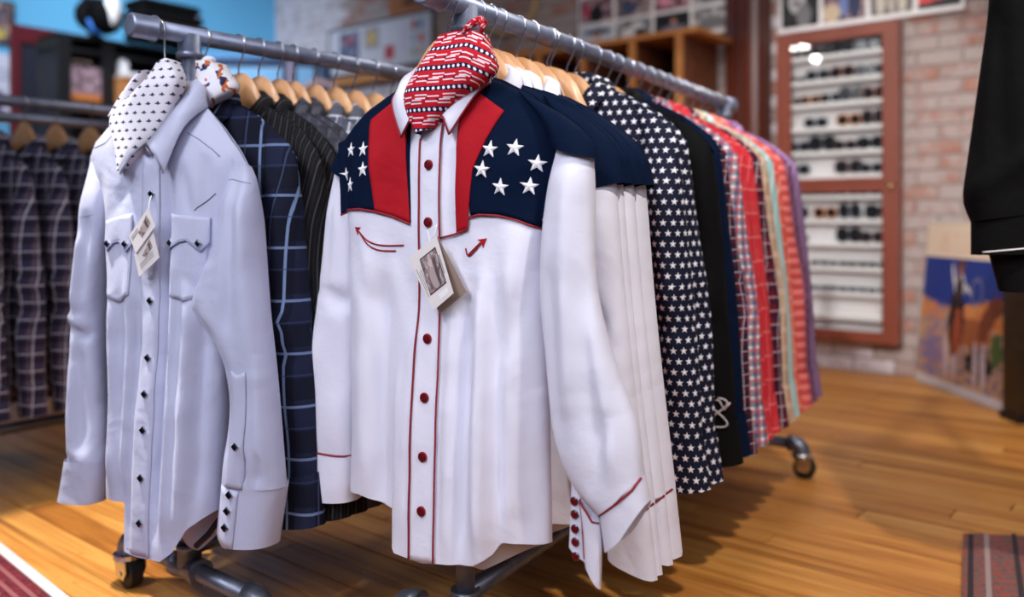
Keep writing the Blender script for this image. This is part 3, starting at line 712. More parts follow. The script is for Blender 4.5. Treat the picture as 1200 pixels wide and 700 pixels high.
# ------------------------------------------------------------------ pipe racks
PR = .0185
def rack(label, origin, dirv, zp, L, over, name='clothes_rack', foot=.23, basez=.105, near_foot=None, base_pipe=True, mat='pipe'):
    r = tag(empty(name, (origin[0], origin[1], 0), math.atan2(dirv[1], dirv[0])), label, 'clothes rack', 'galvanised pipe clothes racks')
    def cyl(nm, pts, rad, m=mat, n=16): return MB().tube(pts, rad, n).build(nm, M[m], r, True) if False else sm(MB().tube(pts, rad, n), nm, m)
    def sm(b, nm, m):
        o = b.build(nm, M[m], r); 
        for p in o.data.polygons: p.use_smooth = len(p.vertices) == 4
        return o
    cyl('top_pipe', [(-over, 0, zp), (L+.06, 0, zp)], PR)
    for x in (-over-.004, L+.035):
        b = MB().tube([(x-.012, 0, zp), (x-.008, 0, zp), (x+.034, 0, zp), (x+.036, 0, zp), (x+.040, 0, zp)], [.020, .0245, .0245, .027, .027], 16)
        sm(b, 'end_cap', mat)
    far_foot = foot
    for x in (0, L):
        foot = near_foot if (near_foot and x == 0) else far_foot
        cyl('post', [(x, 0, basez), (x, 0, zp)], PR*.95)
        b = MB().tube([(x-.040, 0, zp), (x-.040, 0, zp), (x-.030, 0, zp), (x-.029, 0, zp), (x+.029, 0, zp), (x+.030, 0, zp), (x+.040, 0, zp)], [.02, .027, .027, .0235, .0235, .027, .027], 16)
        b.tube([(x, 0, zp), (x, 0, zp-.036), (x, 0, zp-.037), (x, 0, zp-.048)], [.0235, .0235, .027, .027], 16); sm(b, 'tee_fitting', mat)
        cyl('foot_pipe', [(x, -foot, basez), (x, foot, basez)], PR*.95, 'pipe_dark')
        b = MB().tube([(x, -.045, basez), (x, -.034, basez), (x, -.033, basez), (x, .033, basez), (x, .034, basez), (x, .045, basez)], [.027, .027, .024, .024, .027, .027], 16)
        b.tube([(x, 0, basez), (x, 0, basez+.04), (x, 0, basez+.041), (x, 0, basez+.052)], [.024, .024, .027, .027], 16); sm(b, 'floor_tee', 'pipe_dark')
        for s in (-1, 1):
            y = s*foot
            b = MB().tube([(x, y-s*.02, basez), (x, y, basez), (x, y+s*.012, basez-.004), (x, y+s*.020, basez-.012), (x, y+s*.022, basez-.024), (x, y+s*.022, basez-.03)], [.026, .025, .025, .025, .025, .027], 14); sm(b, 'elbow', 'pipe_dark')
            c = empty('caster', (x, y+s*.022, 0)); c.parent = r
            b = MB().tube([(0, 0, basez-.026), (0, 0, basez-.030), (0, 0, basez-.040), (0, 0, basez-.044)], [.026, .033, .033, .028], 18)
            for q in (-1, 1): b.poly([(q*.021, -.030, basez-.042), (q*.021, .020, basez-.042), (q*.021, .010, .026), (q*.021, -.020, .022), (q*.021, -.032, .04)], (q*.003, 0, 0))
            b.tube([(-.026, -.008, .034), (.026, -.008, .034)], .006, 10)
            o = b.build('fork', M['chrome'], c)
            b = MB().tube([(-.016, -.008, .034), (-.013, -.008, .034), (.013, -.008, .034), (.016, -.008, .034)], [.028, .034, .034, .028], 22); b.build('wheel', M['rubber'], c)
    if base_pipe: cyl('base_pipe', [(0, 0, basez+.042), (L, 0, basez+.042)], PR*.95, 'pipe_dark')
    return r
Z2, Z1 = CH+.38, CH+.375
T2, D2 = Vector((-.084, 1.535, 0)), Vector((.518, .855, 0)).normalized()
T1, D1 = Vector((-.663, 1.755, 0)), Vector((.628, .778, 0)).normalized()
T0, D0v = Vector((-1.64, 2.71, 0)), Vector((.595, .803, 0)).normalized()
rack('galvanised pipe rack in the middle carrying the patriotic and star shirts', T2, D2, Z2, 1.52, .115, near_foot=.12)
rack('galvanised pipe rack left of centre carrying the pale blue shirt and dark shirts', T1, D1, Z1, 1.02, .112)
rack('galvanised pipe rack at the left edge carrying dark tartan shirts', T0-D0v*.5, D0v, Z1, 1.5, .1, base_pipe=True, foot=.2)
rack('second galvanised pipe rack behind the tartan shirts, carrying nothing', T0-D0v*.5+Vector((-.30, .40, 0)), D0v, Z1, 1.4, .1, base_pipe=False, foot=.1)

# ------------------------------------------------------------------ garment construction
def cur(pts, key):
    """piecewise linear curve sampled by one coordinate; returns f(0..1) -> value of the other"""
    k = 0 if key == 'u' else 1; a0, a1 = pts[0][k], pts[-1][k]
    tt = [(p[k]-a0)/(a1-a0) for p in pts]; vv = [p[1-k] for p in pts]
    def f(t):
        if t <= 0: return vv[0]
        if t >= 1: return vv[-1]
        for i in range(len(tt)-1):
            if tt[i+1] >= t:
                w_ = (t-tt[i])/max(1e-9, tt[i+1]-tt[i]); return vv[i]+(vv[i+1]-vv[i])*w_
        return vv[-1]
    f.a0, f.a1 = a0, a1
    return f
def smooth_pts(pts, n=2):
    for _ in range(n):
        q = [pts[0]]
        for a, b in zip(pts, pts[1:]): q += [(a[0]*.75+b[0]*.25, a[1]*.75+b[1]*.25), (a[0]*.25+b[0]*.75, a[1]*.25+b[1]*.75)]
        pts = q+[pts[-1]]
    return pts
def lerp(a, b, t): return a+(b-a)*t
def sst(x): x = max(0, min(1, x)); return x*x*(3-2*x)

class Cloth:
    """closed flattened tube of cloth: outline given by four boundary curves in the (u, z) plane, thickness along y"""
    def __init__(s, top, bot, left, right, nu, nv, tf, tb, yc=None, fold=None, fold_b=None, btop=None, bbot=None, p=4.0, line=None, warp=None):
        ft, fb = cur(top, 'u'), cur(bot, 'u'); L, R = cur(smooth_pts(left), 'z'), cur(smooth_pts(right), 'z')
        bt, bb = cur(btop or top, 'u'), cur(bbot or bot, 'u')
        ln = cur(line or btop or top, 'u'); yc = yc or (lambda b: 0)
        verts, uvs = [], []; n = 2*nu
        for j in range(nv+1):
            b = j/nv; uL, uR = L(b), R(b); row = []
            for i in range(nu+1):
                x = 2*i/nu-1; x = .55*x+.45*math.sin(PI/2*x); a = (x+1)/2
                u = lerp(uL, uR, a); z = lerp(ft(a), fb(a), b); pr = max(0, 1-abs(x)**p)**.5
                drop = ln(a)-z
                y = yc(b)-tf(drop, b)*pr+(fold(u, z)*pr**.5 if fold else 0)
                row.append((u, y, z))
            for i in range(nu-1, 0, -1):
                x = 2*i/nu-1; x = .55*x+.45*math.sin(PI/2*x); a = (x+1)/2
                u = lerp(uL, uR, a); z = lerp(bt(a), bb(a), b); pr = max(0, 1-abs(x)**p)**.5
                drop = ln(a)-z
                y = yc(b)+tb(drop, b)*pr+(fold_b(u, z)*pr if fold_b else 0)
                row.append((u, y, z))
            arc = [0]
            for k in range(n):
                p0, p1 = row[k], row[(k+1) % n]; arc.append(arc[-1]+math.hypot(p1[0]-p0[0], p1[1]-p0[1]))
            mid = arc[nu//2]; uc = row[nu//2][0]
            verts += row; uvs.append([(c-mid+uc) for c in arc])
        faces, fuv = [], []
        for j in range(nv):
            for k in range(n):
                k2 = (k+1) % n; q = [j*n+k, (j+1)*n+k, (j+1)*n+k2, j*n+k2]; faces.append(q)
                z = lambda jj, kk: verts[jj*n+kk][2]
                uu = [(uvs[j][k], z(j, k)), (uvs[j+1][k], z(j+1, k)), (uvs[j+1][k+1], z(j+1, k2)), (uvs[j][k+1], z(j, k2))]
                fuv.append([warp(*p_) for p_ in uu] if warp else uu)
        s.v, s.f, s.uv = verts, faces, fuv
        s.bvh = BVHTree.FromPolygons([Vector(p_) for p_ in verts], faces)
    def build(s, name, mat, parent): return mesh(name, s.v, s.f, mat, parent, s.uv, True)
    def y(s, u, z):
        h = s.bvh.ray_cast(Vector((u, -1, z)), Vector((0, 1, 0)))
        if h[0] is not None: return h[0].y
        h = s.bvh.find_nearest(Vector((u, -.05, z))); return h[0].y

def grid_solid(P, th, name, mat, parent, uvf=None, smooth=True):
    """P[j][i] points; extrudes along +y by th"""
    nv, nu = len(P), len(P[0]); v = [Vector(p) for r in P for p in r]; m = len(v)
    v += [Vector((p.x, p.y+th, p.z)) for p in v]; f = []
    for j in range(nv-1):
        for i in range(nu-1):
            a = j*nu+i; f.append([a, a+nu, a+nu+1, a+1]); f.append([m+a, m+a+1, m+a+nu+1, m+a+nu])
    for i in range(nu-1):
        f.append([i, i+1, m+i+1, m+i]); a = (nv-1)*nu+i; f.append([a, m+a, m+a+1, a+1])
    for j in range(nv-1):
        a = j*nu; f.append([a, m+a, m+a+nu, a+nu]); a = j*nu+nu-1; f.append([a, a+nu, m+a+nu, m+a])
    uv = [[((v[q].x, v[q].z) if uvf is None else uvf(v[q])) for q in q4] for q4 in f]
    return mesh(name, v, f, mat, parent, uv, smooth)
def patch(cl, name, mat, parent, top, bot, left, right, nu, nv, off, th=.0018):
    ft, fb = cur(top, 'u'), cur(bot, 'u'); L, R = cur(left, 'z'), cur(right, 'z'); P = []
    for j in range(nv+1):
        b = j/nv; row = []
        for i in range(nu+1):
            a = i/nu; u = lerp(L(b), R(b), a); z = lerp(ft(a), fb(a), b)
            row.append((u, cl.y(u, z)-off, z))
        P.append(row)
    return grid_solid(P, th, name, mat, parent)
def pipe_on(cl, name, mat, parent, pts, r=.0017, off=.001, step=.008):
    q = []
    for (a, b) in zip(pts, pts[1:]):
        n = max(1, int(math.hypot(b[0]-a[0], b[1]-a[1])/step))
        for i in range(n): q.append((lerp(a[0], b[0], i/n), lerp(a[1], b[1], i/n)))
    q.append(pts[-1])
    return MB().tube([(u, cl.y(u, z)-off, z) for u, z in q], r, 6).build(name, mat, parent, True)
def snap(cl, parent, u, z, mat, r=.0072, square=False, off=.001, rim='chrome'):
    y = cl.y(u, z)-off; n = 4 if square else 14
    o = MB().tube([(u, y, z), (u, y-.0035, z), (u, y-.0042, z)], [r, r, r*.6], n).build('snap_button', mat, parent)
    MB().tube([(u, y+.001, z), (u, y-.0015, z)], r*1.22, n).build('rim', M[rim], o)
    return o
def star_on(cl, parent, u, z, R, off=.0035, rot=0.0):
    pts = []
    for k in range(10):
        th = PI/2+rot+k*PI/5; q = R if k % 2 == 0 else R*.40; pts.append((u+q*math.cos(th), z+q*math.sin(th)))
    b = MB(); c = (u, cl.y(u, z)-off-.0028, z); b.v = [Vector(c)]+[Vector((p[0], cl.y(*p)-off, p[1])) for p in pts]+[Vector((p[0], cl.y(*p)-off+.002, p[1])) for p in pts]
    for k in range(10):
        k2 = (k+1) % 10; b.f.append([0, 1+k2, 1+k][::-1]); b.f.append([1+k, 1+k2, 11+k2, 11+k][::-1]); b.uv += [[(0, 0)]*3, [(0, 0)]*4]
    return b.build('star', M['embroidery'], parent)

def ridge(u0, z0, u1, z1, wd, amp):
    du, dz = u1-u0, z1-z0; L2 = du*du+dz*dz
    def f(u, z):
        t = ((u-u0)*du+(z-z0)*dz)/L2
        tc = max(0, min(1, t)); d = math.hypot(u-u0-du*tc, z-z0-dz*tc)
        return -amp*math.exp(-(d/wd)**2)*(1 if .2 < tc < .8 else sst(min(tc, 1-tc)/.2*.8+.2))
    return f
def step(u0f, wd, amp, z0, z1):
    """a fold edge: cloth right of u0f(z) comes forward by amp, ramping in between z0 and z1"""
    return lambda u, z: -amp*sst((u-u0f(z))/wd+.5)*sst((z0-z)/(z0-z1))
def drape(amp, lam, ph, z0, z1, seed=0):
    return lambda u, z: amp*sst((z0-z)/(z0-z1))*math.sin(2*PI*u/lam+ph+1.5*noise.noise(Vector((u*4, z*2.5, seed))))
def crumple(amp, sc_, seed): return lambda u, z: amp*noise.noise(Vector((u*sc_, seed, z*sc_*.6)))
def addf(*fs): return lambda u, z: sum(f(u, z) for f in fs)

def spl(pts, t):
    n = len(pts)-1; x = min(max(t*n, 0), n-1e-6); i = int(x); w_ = x-i
    g = lambda k: Vector(pts[min(max(k, 0), n)])
    p0, p1, p2, p3 = g(i-1), g(i), g(i+1), g(i+2)
    return .5*((2*p1)+(p2-p0)*w_+(2*p0-5*p1+4*p2-p3)*w_*w_+(3*p1-p0-3*p2+p3)*w_**3)
def collar(parent, mat, cu=0.0, base=None, fold=None, edge=None, piping=None, n=28, name='collar'):
    base = base or [(0, .034, -.130), (.05, .026, -.135), (.076, 0, -.148), (.056, -.030, -.190), (.006, -.042, -.230)]
    fold = fold or [(0, .040, -.095), (.046, .030, -.102), (.070, 0, -.118), (.050, -.034, -.165), (.004, -.048, -.205)]
    edge = edge or [(0, .056, -.142), (.062, .044, -.150), (.098, .004, -.156), (.088, -.044, -.195), (.054, -.062, -.245)]
    rows = [[], [], [], []]
    for i in range(-n, n+1):
        t = abs(i)/n; s = -1 if i < 0 else 1
        for r_, P in zip(rows, (base, fold, None, edge)):
            if P is None:
                a, b = spl(fold, t), spl(edge, t); q = a.lerp(b, .45)+Vector((.006, -.003 if t > .5 else .003, .006))
            else: q = spl(P, t)
            r_.append((cu+s*q.x, q.y, q.z))
    o = grid_solid(rows, .0016, name, mat, parent)
    if piping:
        b = MB().tube(rows[3], .0018, 6); b.tube([rows[3][-1], rows[2][-1], rows[1][-1]], .0018, 6); b.tube([rows[3][0], rows[2][0], rows[1][0]], .0018, 6)
        b.build('collar_piping', piping, o, True)
    return o

def frame(P, ang):   # garment local frame: x to the viewer's right, y away, z=0 at the pipe centre
    return Vector(P), -ang
def hanger_parts(r, dx=0.0):
    # wire hook over the pipe, then down to the wooden shoulders
    R = PR+.0022; pts = []; hz = .022 if dx else 0
    for k in range(11):
        th = math.radians(200-k*22); pts.append((dx+R*math.cos(th), 0, hz+R*math.sin(th)))
    pts += [(dx*.7+.012, 0, -.028), (dx*.3+.003, 0, -.044), (0, 0, -.050), (0, 0, -.075)]
    MB().tube(pts, .0019, 6).build('hook', M['chrome'], r, True)
    hp = [(.180, -.234), (.15, -.210), (.11, -.180), (.086, -.152), (.071, -.120), (.056, -.094), (.037, -.074), (.019, -.065)]
    top = [(-u, z) for u, z in hp]+[(0, -.062)]+hp[::-1]
    bot = [(-.180, -.242), (-.13, -.212), (-.06, -.160), (0, -.140), (.06, -.160), (.13, -.212), (.180, -.242)]
    c = Cloth(top, bot, [(-.180, -.234), (-.180, -.242)], [(.180, -.234), (.180, -.242)], 30, 6, lambda d, b: .009*math.sin(PI*min(1, max(0, b)))**.4 if 0 < b < 1 else 0, lambda d, b: .009*math.sin(PI*b)**.4 if 0 < b < 1 else 0)
    c.build('shoulder_bar', M['hanger'], r)
HG = None
def hang(P, ang, label, group='wooden clothes hangers', dx=0.0):
    global HG
    if HG is None or dx:
        r = empty('clothes_hanger', P, -ang); hanger_parts(r, dx)
        if not dx: HG = r
    else:
        r = copy_tree(HG); r.location = P; r.rotation_euler = (0, 0, -ang)
    tag(r, label, 'hanger', group); return r
SHL = [(-.262, -.266), (-.231, -.228), (-.172, -.180), (-.115, -.150), (-.080, -.138), (-.05, -.130), (0, -.128), (.05, -.130), (.080, -.138), (.115, -.150), (.172, -.180), (.231, -.228), (.262, -.266)]
SHP = [(-.240, -.236)]+SHL[1:-1]+[(.240, -.236)]
def thick(t0, t1, reach=.14): return lambda drop, b: .003+t0*math.sqrt(max(0, min(1, drop/.05)))+(t1-t0)*sst(drop/reach)

# ------------------------------------------------------------------ generic shirt (masters; copies get their own cloth)
def generic_shirt(seed, variant):
    rg = random.Random(seed); r = empty('western_shirt', (0, 0, 0))
    ftop = [p for p in SHL if p[0] < -.07]+[(-.045, -.185), (0, -.225), (.045, -.185)]+[p for p in SHL if p[0] > .07]
    L = [(-.262, -.266), (-.232, -.30), (-.213, -.36), (-.212, -.5), (-.214, -.7), (-.212, -.89)]; R = [(-u, z) for u, z in L]
    bot = [(-.212, -.885), (-.15, -.90), (-.08, -.94), (0, -.955), (.08, -.94), (.15, -.90), (.212, -.885)]
    bb = [(-.212, -.885), (-.12, -.95), (0, -.985), (.12, -.95), (.212, -.885)]
    fd = addf(drape(.016, .11+.04*rg.random(), rg.random()*6, -.35, -.8, seed), crumple(.012, 7, seed), ridge(.17, -.28, .15, -.6, .02, -.008))
    body = Cloth(ftop, bot, L, R, 22, 30, thick(.012, .026), thick(.010, .022), None, fd, drape(.008, .15, rg.random()*6, -.35, -.8, seed+3), SHL, bb)
    body.build('body', M['white'], r)
    # sleeves: each starts as a rounded shoulder cap
    for s in (-1, 1):
        k = .02*rg.random()-.01; bend = (0, .03, .045, .012)[variant] if s > 0 else .02*rg.random()
        inn = [(.165, -.180), (.188, -.27), (.184, -.40), (.192+bend*1.2, -.56), (.205+bend*.3, -.74), (.226+k, -.885)]
        out = [(.260, -.275), (.270, -.34), (.282, -.45), (.292+bend*.6, -.60), (.308+bend*.3, -.76), (.318+k, -.865)]
        top = [(.165, -.180), (.200, -.200), (.231, -.226), (.252, -.250), (.260, -.275)]; bo = [inn[-1], out[-1]]
        ct = [(.222+k, -.878), (.322+k, -.858)]; cb = [(.232+k, -.972), (.336+k, -.955)]
        fl_ = lambda q: [(-u, z) for u, z in q]
        if s > 0: lft, rgt = inn, out
        else: lft, rgt, top, bo, ct, cb = fl_(out), fl_(inn), fl_(top)[::-1], fl_(bo)[::-1], fl_(ct)[::-1], fl_(cb)[::-1]
        e = .5+rg.random()*.1
        sf = addf(ridge(s*.20, -e-.08, s*.33, -e, .014, .013), ridge(s*.21, -e-.12, s*.32, -e-.10, .012, -.010), ridge(s*.235, -.28, s*.275, -.8, .024, .012), ridge(s*.29, -.35, s*.32, -.8, .016, -.008), crumple(.014, 9, seed+s))
        sl = Cloth(top, bo, lft, rgt, 14, 30, lambda d, b: .002+.034*math.sqrt(min(1, b/.22)), lambda d, b: .002+.022*math.sqrt(min(1, b/.22)), lambda b: -.004-.006*b, sf, None, p=2.4)
        sl.build('sleeve', M['white'], r)
        cf = Cloth(ct, cb, [ct[0], cb[0]], [ct[1], cb[1]], 10, 6, lambda d, b: .038, lambda d, b: .026, lambda b: -.010, crumple(.008, 12, seed+s+5), None, p=2.6)
        cf.build('cuff', M['white'], r)
    collar(r, M['white'])
    patch(body, 'placket', M['white'], r, [(-.018, -.230), (.018, -.230)], [(-.018, -.945), (.018, -.945)], [(-.018, -.230), (-.018, -.945)], [(.018, -.230), (.018, -.945)], 2, 24, .002)
    return r
GEN = [generic_shirt(11, 0), generic_shirt(23, 1), generic_shirt(37, 2), generic_shirt(58, 3)]
gen_used = [False]*4
KEEP = []
def shirt(kind, P, ang, label, var, group=None, ysc=1.0, cuff=None):
    shirt.n += 1; var = (shirt.n*3+var) % 4
    if not gen_used[var]: r = GEN[var]; gen_used[var] = True
    else: r = copy_tree(GEN[var])
    r.location = P; r.rotation_euler = (0, 0, -ang); r.scale = (1, ysc, 1)
    for c in r.children:
        c.material_slots[0].link = 'OBJECT'; c.material_slots[0].material = M[cuff] if (cuff and c.name.startswith(('cuff', 'collar'))) else M[kind]
    tag(r, label, 'shirt', group)
    return r
shirt.n = 0
# ------------------------------------------------------------------ the patriotic shirt at the front
A2 = math.atan2(D2.x, D2.y); A1 = math.atan2(D1.x, D1.y); A0 = math.atan2(D0v.x, D0v.y)
def on2(s): return T2+D2*s+Vector((0, 0, Z2))
def on1(s): return T1+D1*s+Vector((0, 0, Z1))
def on0(s): return T0+D0v*s+Vector((0, 0, Z1))

def patriotic():
    r = empty('patriotic_shirt', on2(-.055), -A2); Wt, Nv, Rd, Pp = M['white'], M['navy'], M['red'], M['piping']
    ftop = [p for p in SHP if p[0] < -.07]+[(-.045, -.190), (0, -.228), (.045, -.190)]+[p for p in SHP if p[0] > .07]
    L = [(-.240, -.236), (-.232, -.28), (-.220, -.335), (-.216, -.40), (-.214, -.60), (-.212, -.885)]
    R = [(.240, -.236), (.232, -.28), (.215, -.34), (.198, -.40), (.202, -.60), (.208, -.905)]
    bot = [(-.212, -.885), (-.165, -.878), (-.078, -.890), (-.066, -.952), (0, -.957), (.058, -.950), (.098, -.943), (.128, -.925), (.138, -.905), (.208, -.905)]
    bb = [(-.212, -.885), (-.12, -.93), (-.06, -.985), (0, -1.0), (.06, -.99), (.12, -.955), (.208, -.905)]
    fd = addf(step(lambda z: -.072+.01*(z+.9), .022, .026, -.45, -.9),
              step(lambda z: .128-.03*(z+.9), .02, -.034, -.42, -.85),
              ridge(.162, -.40, .148, -.95, .022, .018), ridge(.105, -.45, .112, -.95, .016, .020), ridge(.075, -.50, .07, -.96, .013, -.016), ridge(.048, -.50, .050, -.96, .012, .008),
              ridge(-.150, -.42, -.155, -.90, .030, .014), ridge(-.105, -.46, -.112, -.92, .018, -.015), ridge(-.03, -.55, -.036, -.96, .014, .007),
              ridge(.205, -.42, .14, -.62, .016, -.008), ridge(-.2, -.40, -.13, -.55, .02, -.006),
              ridge(.19, -.30, .16, -.40, .02, -.007), ridge(.045, -.25, .05, -.45, .012, -.004),
              crumple(.010, 7, 2), crumple(.003, 22, 5))
    body = Cloth(ftop, bot, L, R, 64, 84, thick(.022, .046), thick(.012, .026), None, fd, drape(.010, .12, 1, -.4, -.9, 4), SHP, bb, p=5)
    bo = body.build('body', Wt, r); bo.data.materials.append(Nv)
    for p in bo.data.polygons:
        c = p.center
        if (c.y < -.002 and abs(c.x) > .085 and c.z > -.345) or (c.y >= -.002 and c.z > -.37): p.material_index = 1
    # sleeve hanging at the viewer's left
    sl = Cloth([(-.271, -.272), (-.226, -.304)], [(-.347, -.842), (-.224, -.836)],
               [(-.271, -.272), (-.281, -.300), (-.304, -.45), (-.330, -.68), (-.347, -.842)],
               [(-.226, -.304), (-.216, -.34), (-.216, -.45), (-.222, -.70), (-.224, -.836)], 22, 44,
               lambda d, b: .010+.020*sst(b/.2), lambda d, b: .010+.024*sst(b/.2), lambda b: .018,
               addf(ridge(-.292, -.528, -.222, -.575, .010, .010), step(lambda z: -.292-(z+.53)*1.2, .02, -.012, -.50, -.535), ridge(-.30, -.545, -.225, -.55, .012, -.006), ridge(-.26, -.3, -.28, -.5, .012, -.005), ridge(-.31, -.6, -.325, -.83, .016, .005), crumple(.011, 12, 9)), p=3)
    sl.build('sleeve', Wt, r)
    cf = Cloth([(-.345, -.812), (-.300, -.828), (-.222, -.828)], [(-.354, -.930), (-.224, -.916)], [(-.345, -.812), (-.354, -.930)], [(-.222, -.828), (-.224, -.916)], 16, 10, lambda d, b: .034, lambda d, b: .036, lambda b: .018, crumple(.004, 14, 3), p=4)
    c = cf.build('cuff', Wt, r)
    pipe_on(cf, 'cuff_piping', Pp, c, [(-.3435, -.814), (-.322, -.824), (-.300, -.829), (-.224, -.829)], .0019)
    # sleeve hanging forward at the viewer's right
    sr = Cloth([(.226, -.262), (.288, -.268)], [(.309, -.832), (.345, -.802), (.379, -.763)],
               [(.226, -.262), (.214, -.32), (.208, -.392), (.206, -.507), (.222, -.656), (.232, -.731), (.262, -.793), (.309, -.832)],
               [(.288, -.268), (.293, -.374), (.300, -.49), (.333, -.603), (.372, -.690), (.379, -.763)], 30, 60,
               lambda d, b: .018+.016*sst(b/.12), lambda d, b: .012+.018*sst(b/.2), lambda b: -.014-.020*sst(b*2),
               addf(ridge(.26, -.28, .265, -.70, .02, .010), ridge(.285, -.45, .325, -.75, .016, -.008), ridge(.235, -.45, .255, -.74, .014, -.008), ridge(.30, -.5, .35, -.78, .016, .010), ridge(.34, -.66, .30, -.80, .012, -.006), crumple(.011, 10, 6)), p=2.6)
    sr.build('sleeve', Wt, r)
    cb = Cloth([(.262, -.783), (.30, -.80)], [(.256, -.888), (.31, -.915)], [(.262, -.783), (.256, -.888)], [(.30, -.80), (.31, -.915)], 10, 12, lambda d, b: .016, lambda d, b: .014, lambda b: -.032, p=3)
    c = cb.build('cuff_band', Wt, r)
    for z in (-.814, -.834, -.856, -.876, -.898): snap(cb, c, .274-(z+.856)*.03, z, M['snap_red'], .0058)
    ff = Cloth([(.283, -.806), (.300, -.822), (.316, -.838)], [(.292, -.900), (.304, -.920), (.318, -.938)], [(.283, -.806), (.289, -.85), (.292, -.900)], [(.316, -.838), (.320, -.88), (.318, -.938)], 10, 14, lambda d, b: .010, lambda d, b: .008, lambda b: -.050, p=3)
    c = ff.build('cuff_flap', Wt, r)
    pipe_on(ff, 'cuff_piping', Pp, c, [(.2845, -.810), (.286, -.83), (.2905, -.855), (.2925, -.897)], .0019)
    pipe_on(ff, 'cuff_piping', Pp, c, [(.2845, -.808), (.300, -.824), (.308, -.836), (.3155, -.839)], .0019)
    cm = Cloth([(.311, -.829), (.352, -.796), (.3815, -.760)], [(.320, -.886), (.352, -.858), (.390, -.797)], [(.311, -.829), (.320, -.886)], [(.3815, -.760), (.390, -.797)], 16, 8, lambda d, b: .030, lambda d, b: .024, lambda b: -.034, p=3)
    c = cm.build('cuff', Wt, r)
    pipe_on(cm, 'cuff_piping', Pp, c, [(.3115, -.831), (.352, -.798), (.372, -.778), (.380, -.763)], .0021)
    # navy shoulder cap over the top of the forward sleeve
    cp = Cloth([(.150, -.172), (.19, -.192), (.235, -.216), (.268, -.240), (.294, -.268)], [(.219, -.268), (.250, -.278), (.299, -.290)], [(.150, -.172), (.198, -.22), (.219, -.268)], [(.294, -.268), (.299, -.290)], 18, 12, lambda d, b: .002+.030*math.sqrt(b), lambda d, b: .002+.022*math.sqrt(b), lambda b: -.014, None, p=2.6)
    cp.build('shoulder_cap', Nv, r)
    cl_ = Cloth([(-.274, -.276), (-.262, -.258), (-.230, -.226), (-.20, -.200)], [(-.273, -.286), (-.218, -.316)], [(-.274, -.276), (-.273, -.286)], [(-.20, -.200), (-.212, -.27), (-.218, -.316)], 14, 10, lambda d, b: .002+.022*math.sqrt(b), lambda d, b: .002+.032*math.sqrt(b), lambda b: .010, None, p=2.6)
    cl_.build('shoulder_cap', Nv, r)
    # yoke
    yl = patch(body, 'yoke', Nv, r, [(p[0], p[1]-.004) for p in SHP if p[0] < -.07], [(-.219, -.374), (-.200, -.364), (-.122, -.368), (-.041, -.389)],
               [(-.240, -.236), (-.2320, -.282), (-.2215, -.335), (-.219, -.374)], [(-.080, -.138), (-.055, -.19), (-.047, -.25), (-.041, -.389)], 24, 26, .0022)
    yr = patch(body, 'yoke', Nv, r, [(p[0], p[1]-.004) for p in SHP if p[0] > .07], [(.083, -.377), (.135, -.376), (.165, -.384), (.200, -.397)],
               [(.080, -.138), (.075, -.19), (.076, -.30), (.083, -.377)], [(.240, -.236), (.2320, -.282), (.216, -.34), (.200, -.397)], 24, 26, .0022)
    yb = None
    rl_ = patch(body, 'yoke_panel', Rd, r, [(-.150, -.204), (-.118, -.182), (-.085, -.158), (-.078, -.150)], [(-.119, -.3685), (-.08, -.377), (-.041, -.390)],
                [(-.150, -.204), (-.141, -.26), (-.119, -.3685)], [(-.078, -.150), (-.060, -.205), (-.053, -.27), (-.041, -.390)], 14, 24, .0046)
    rr_ = patch(body, 'yoke_panel', Rd, r, [(.066, -.160), (.10, -.182), (.135, -.206)], [(.0545, -.408), (.078, -.399)],
                [(.066, -.160), (.058, -.22), (.0545, -.408)], [(.135, -.206), (.112, -.25), (.089, -.30), (.083, -.35), (.078, -.399)], 12, 24, .0046)
    pipe_on(body, 'yoke_piping', Pp, r, [(-.218, -.376), (-.200, -.366), (-.16, -.3645), (-.122, -.369), (-.08, -.378), (-.041, -.391)], .0018, .004)
    pipe_on(body, 'yoke_piping', Pp, r, [(.026, -.414), (.05, -.408), (.078, -.400), (.081, -.380), (.100, -.3755), (.135, -.377), (.165, -.385), (.199, -.398)], .0018, .004)
    # placket, its piping and snaps
    pk = patch(body, 'placket', Wt, r, [(-.022, -.212), (0, -.229), (.024, -.212)], [(-.024, -.955), (.026, -.952)], [(-.022, -.212), (-.024, -.955)], [(.024, -.212), (.026, -.952)], 6, 70, .003)
    pipe_on(body, 'placket_piping', Pp, r, [(-.0215, -.245), (-.0215, -.60), (-.0235, -.954)], .0017, .0045)
    pipe_on(body, 'placket_piping', Pp, r, [(.0245, -.222), (.0245, -.60), (.0255, -.951)], .0017, .0045)
    for z in (-.291, -.388, -.486, -.584, -.682, -.780, -.87): snap(body, r, .001, z, M['snap_red'], .0070, off=.0048, rim='piping')
    for (u, z) in [(-.198, -.256), (-.159, -.257), (-.152, -.294), (-.191, -.321), (-.217, -.301)]: star_on(body, r, u, z, .0142, rot=.08)
    for (u, z) in [(.118, -.269), (.161, -.268), (.196, -.294), (.106, -.302), (.138, -.331), (.183, -.330)]: star_on(body, r, u, z, .0150, off=.0055 if u < .11 else .0038, rot=-.12)
    # smile pockets with arrow ends
    def arrow(tip, dirv, base_lines):
        d = Vector(dirv).normalized(); nrm = Vector((-d.y, d.x)); t = Vector(tip)
        tri = [t, t-d*.015+nrm*.0085, t-d*.011, t-d*.015-nrm*.0085]
        b = MB().poly([(p.x, body.y(p.x, p.y)-.0018, p.y) for p in tri], (0, .0016, 0)); o = b.build('pocket_arrow', M['red'], r)
        for ln in base_lines: pipe_on(body, 'arrow_stitching', M['piping'], o, smooth_pts(ln), .0014, .0012, .006)
